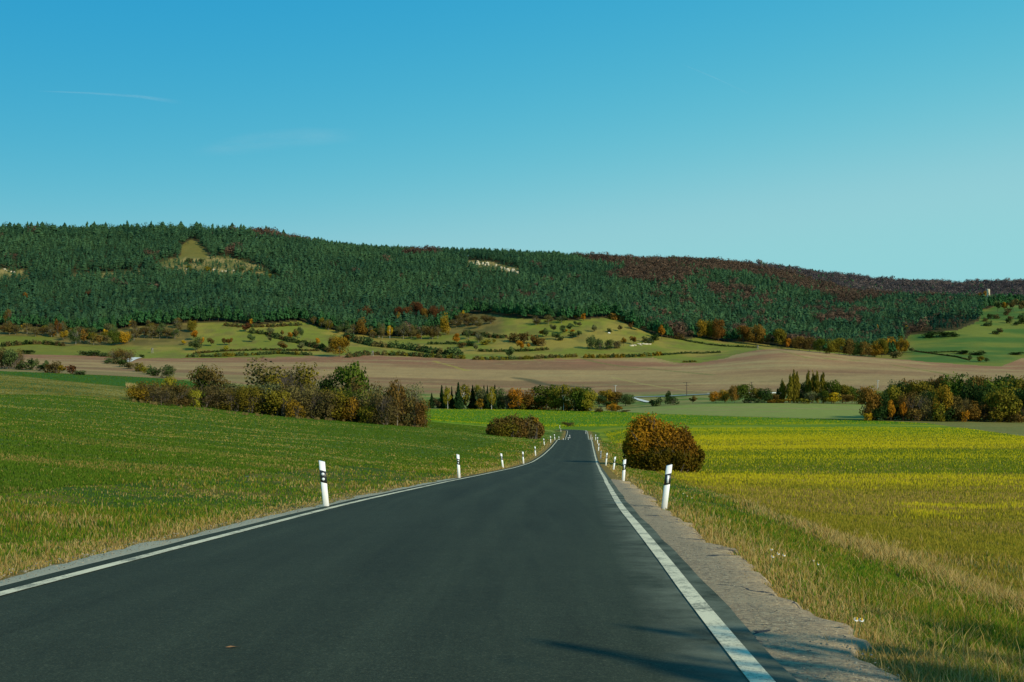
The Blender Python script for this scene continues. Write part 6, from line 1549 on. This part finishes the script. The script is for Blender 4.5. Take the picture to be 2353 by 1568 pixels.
nt.links.new(c, bg.inputs['Color']); bg.inputs['Strength'].default_value = .12; nt.links.new(bg.outputs[0], out.inputs[0])
sd = bpy.data.lights.new('sun', 'SUN'); sd.energy = 4.6; sd.angle = math.radians(.5); sd.color = (1.0, .92, .71)
so = link('sun', sd, loc=(40, -40, 60))
from mathutils import Vector
dirv = Vector((-math.sin(SUN_AZ) * math.cos(SUN_EL), -math.cos(SUN_AZ) * math.cos(SUN_EL), -math.sin(SUN_EL)))
so.rotation_euler = dirv.to_track_quat('-Z', 'Y').to_euler()

# thin vapour high in the sky
def vapour(name, label, pts, wid, Y, amt, sx, sy, cat, seed):
    p = np.array(pts, float); X = bearing(p[:, 0], Y); Z = (HOR - p[:, 1]) / F * Y
    s = np.linspace(0, len(p) - 1, 80); X = np.interp(s, np.arange(len(p)), X); Z = np.interp(s, np.arange(len(p)), Z); u = s / s[-1]
    V = []; T = []
    ws = np.array(wid, float); ww = np.interp(u, np.linspace(0, 1, len(ws)), ws) / F * Y / 2
    for q in np.linspace(-1, 1, 9):
        V.append(np.stack([X, np.full(80, Y) + q * ww * .6, Z + q * ww], 1)); T.append((1 - q * q) ** 1.3 * smooth(0, .25, u) * smooth(1, .7, u))
    V = np.stack(V, 1).reshape(-1, 3); T = np.stack(T, 1).ravel(); i = (np.arange(79)[:, None] * 9 + np.arange(8)).ravel()
    m, nt, N, L, out = new_mat(name + '_vapour'); at = nd(nt, 'ShaderNodeAttribute', attribute_name='tint'); tc = nd(nt, 'ShaderNodeTexCoord'); mp = nd(nt, 'ShaderNodeMapping'); mp.inputs['Scale'].default_value = (sx, sx, sy); mp.inputs['Location'].default_value = (seed, 0, 0); L.new(tc.outputs['Object'], mp.inputs[0])
    f = noise_n(nt, 1.0, 5, .6, mp.outputs[0]); a = math_n(nt, 'MULTIPLY', math_n(nt, 'MULTIPLY', at.outputs['Fac'], math_n(nt, 'MULTIPLY', math_n(nt, 'SUBTRACT', f, .25, True), 2.2, True)), amt)
    tr = nd(nt, 'ShaderNodeBsdfTransparent'); df = nd(nt, 'ShaderNodeBsdfDiffuse'); df.inputs[0].default_value = (.9, .9, .9, 1); tl = nd(nt, 'ShaderNodeBsdfTranslucent'); tl.inputs[0].default_value = (.9, .9, .9, 1)
    ad = nd(nt, 'ShaderNodeMixShader'); L.new(df.outputs[0], ad.inputs[1]); L.new(tl.outputs[0], ad.inputs[2]); mx = nd(nt, 'ShaderNodeMixShader'); L.new(a, mx.inputs[0]); L.new(tr.outputs[0], mx.inputs[1]); L.new(ad.outputs[0], mx.inputs[2]); L.new(mx.outputs[0], out.inputs[0])
    o = link(name, make_mesh(name, V, np.stack([i, i + 1, i + 10, i + 9], 1), [m], True, tint=T)); return tag(o, label, cat)
vapour('contrail', 'thin white contrail high in the left part of the sky', [(70, 209), (200, 214), (320, 222), (430, 238)], [3, 6, 10, 16], 9000, .17, .002, .02, 'contrail', 3)
vapour('contrail', 'short faint contrail slanting down in the upper right sky', [(1560, 145), (1640, 178), (1735, 222)], [3, 4, 4], 9000, .12, .002, .02, 'contrail', 5)
vapour('cloud', 'faint wispy cloud patch low in the left middle of the sky', [(430, 352), (560, 330), (700, 316), (860, 312)], [30, 66, 60, 34], 9500, .10, .0012, .008, 'cloud', 7)

cam = bpy.data.cameras.new('camera'); co = bpy.data.objects.new('camera', cam); COL.objects.link(co)
cam.sensor_width = 36; cam.lens = F / 2353 * 36; cam.shift_y = (HOR - 784) / 2353; cam.clip_start = .1; cam.clip_end = 30000
co.location = (0, 0, 0); co.rotation_euler = (math.radians(90), 0, 0)
scene.camera = co
scene.view_settings.view_transform = 'Standard'; scene.view_settings.look = 'None'; scene.view_settings.exposure = 0; scene.view_settings.gamma = 1
scene.render.engine = 'CYCLES'; scene.cycles.max_bounces = 6; scene.cycles.diffuse_bounces = 2; scene.cycles.transparent_max_bounces = 8
scene.cycles.use_denoising = True
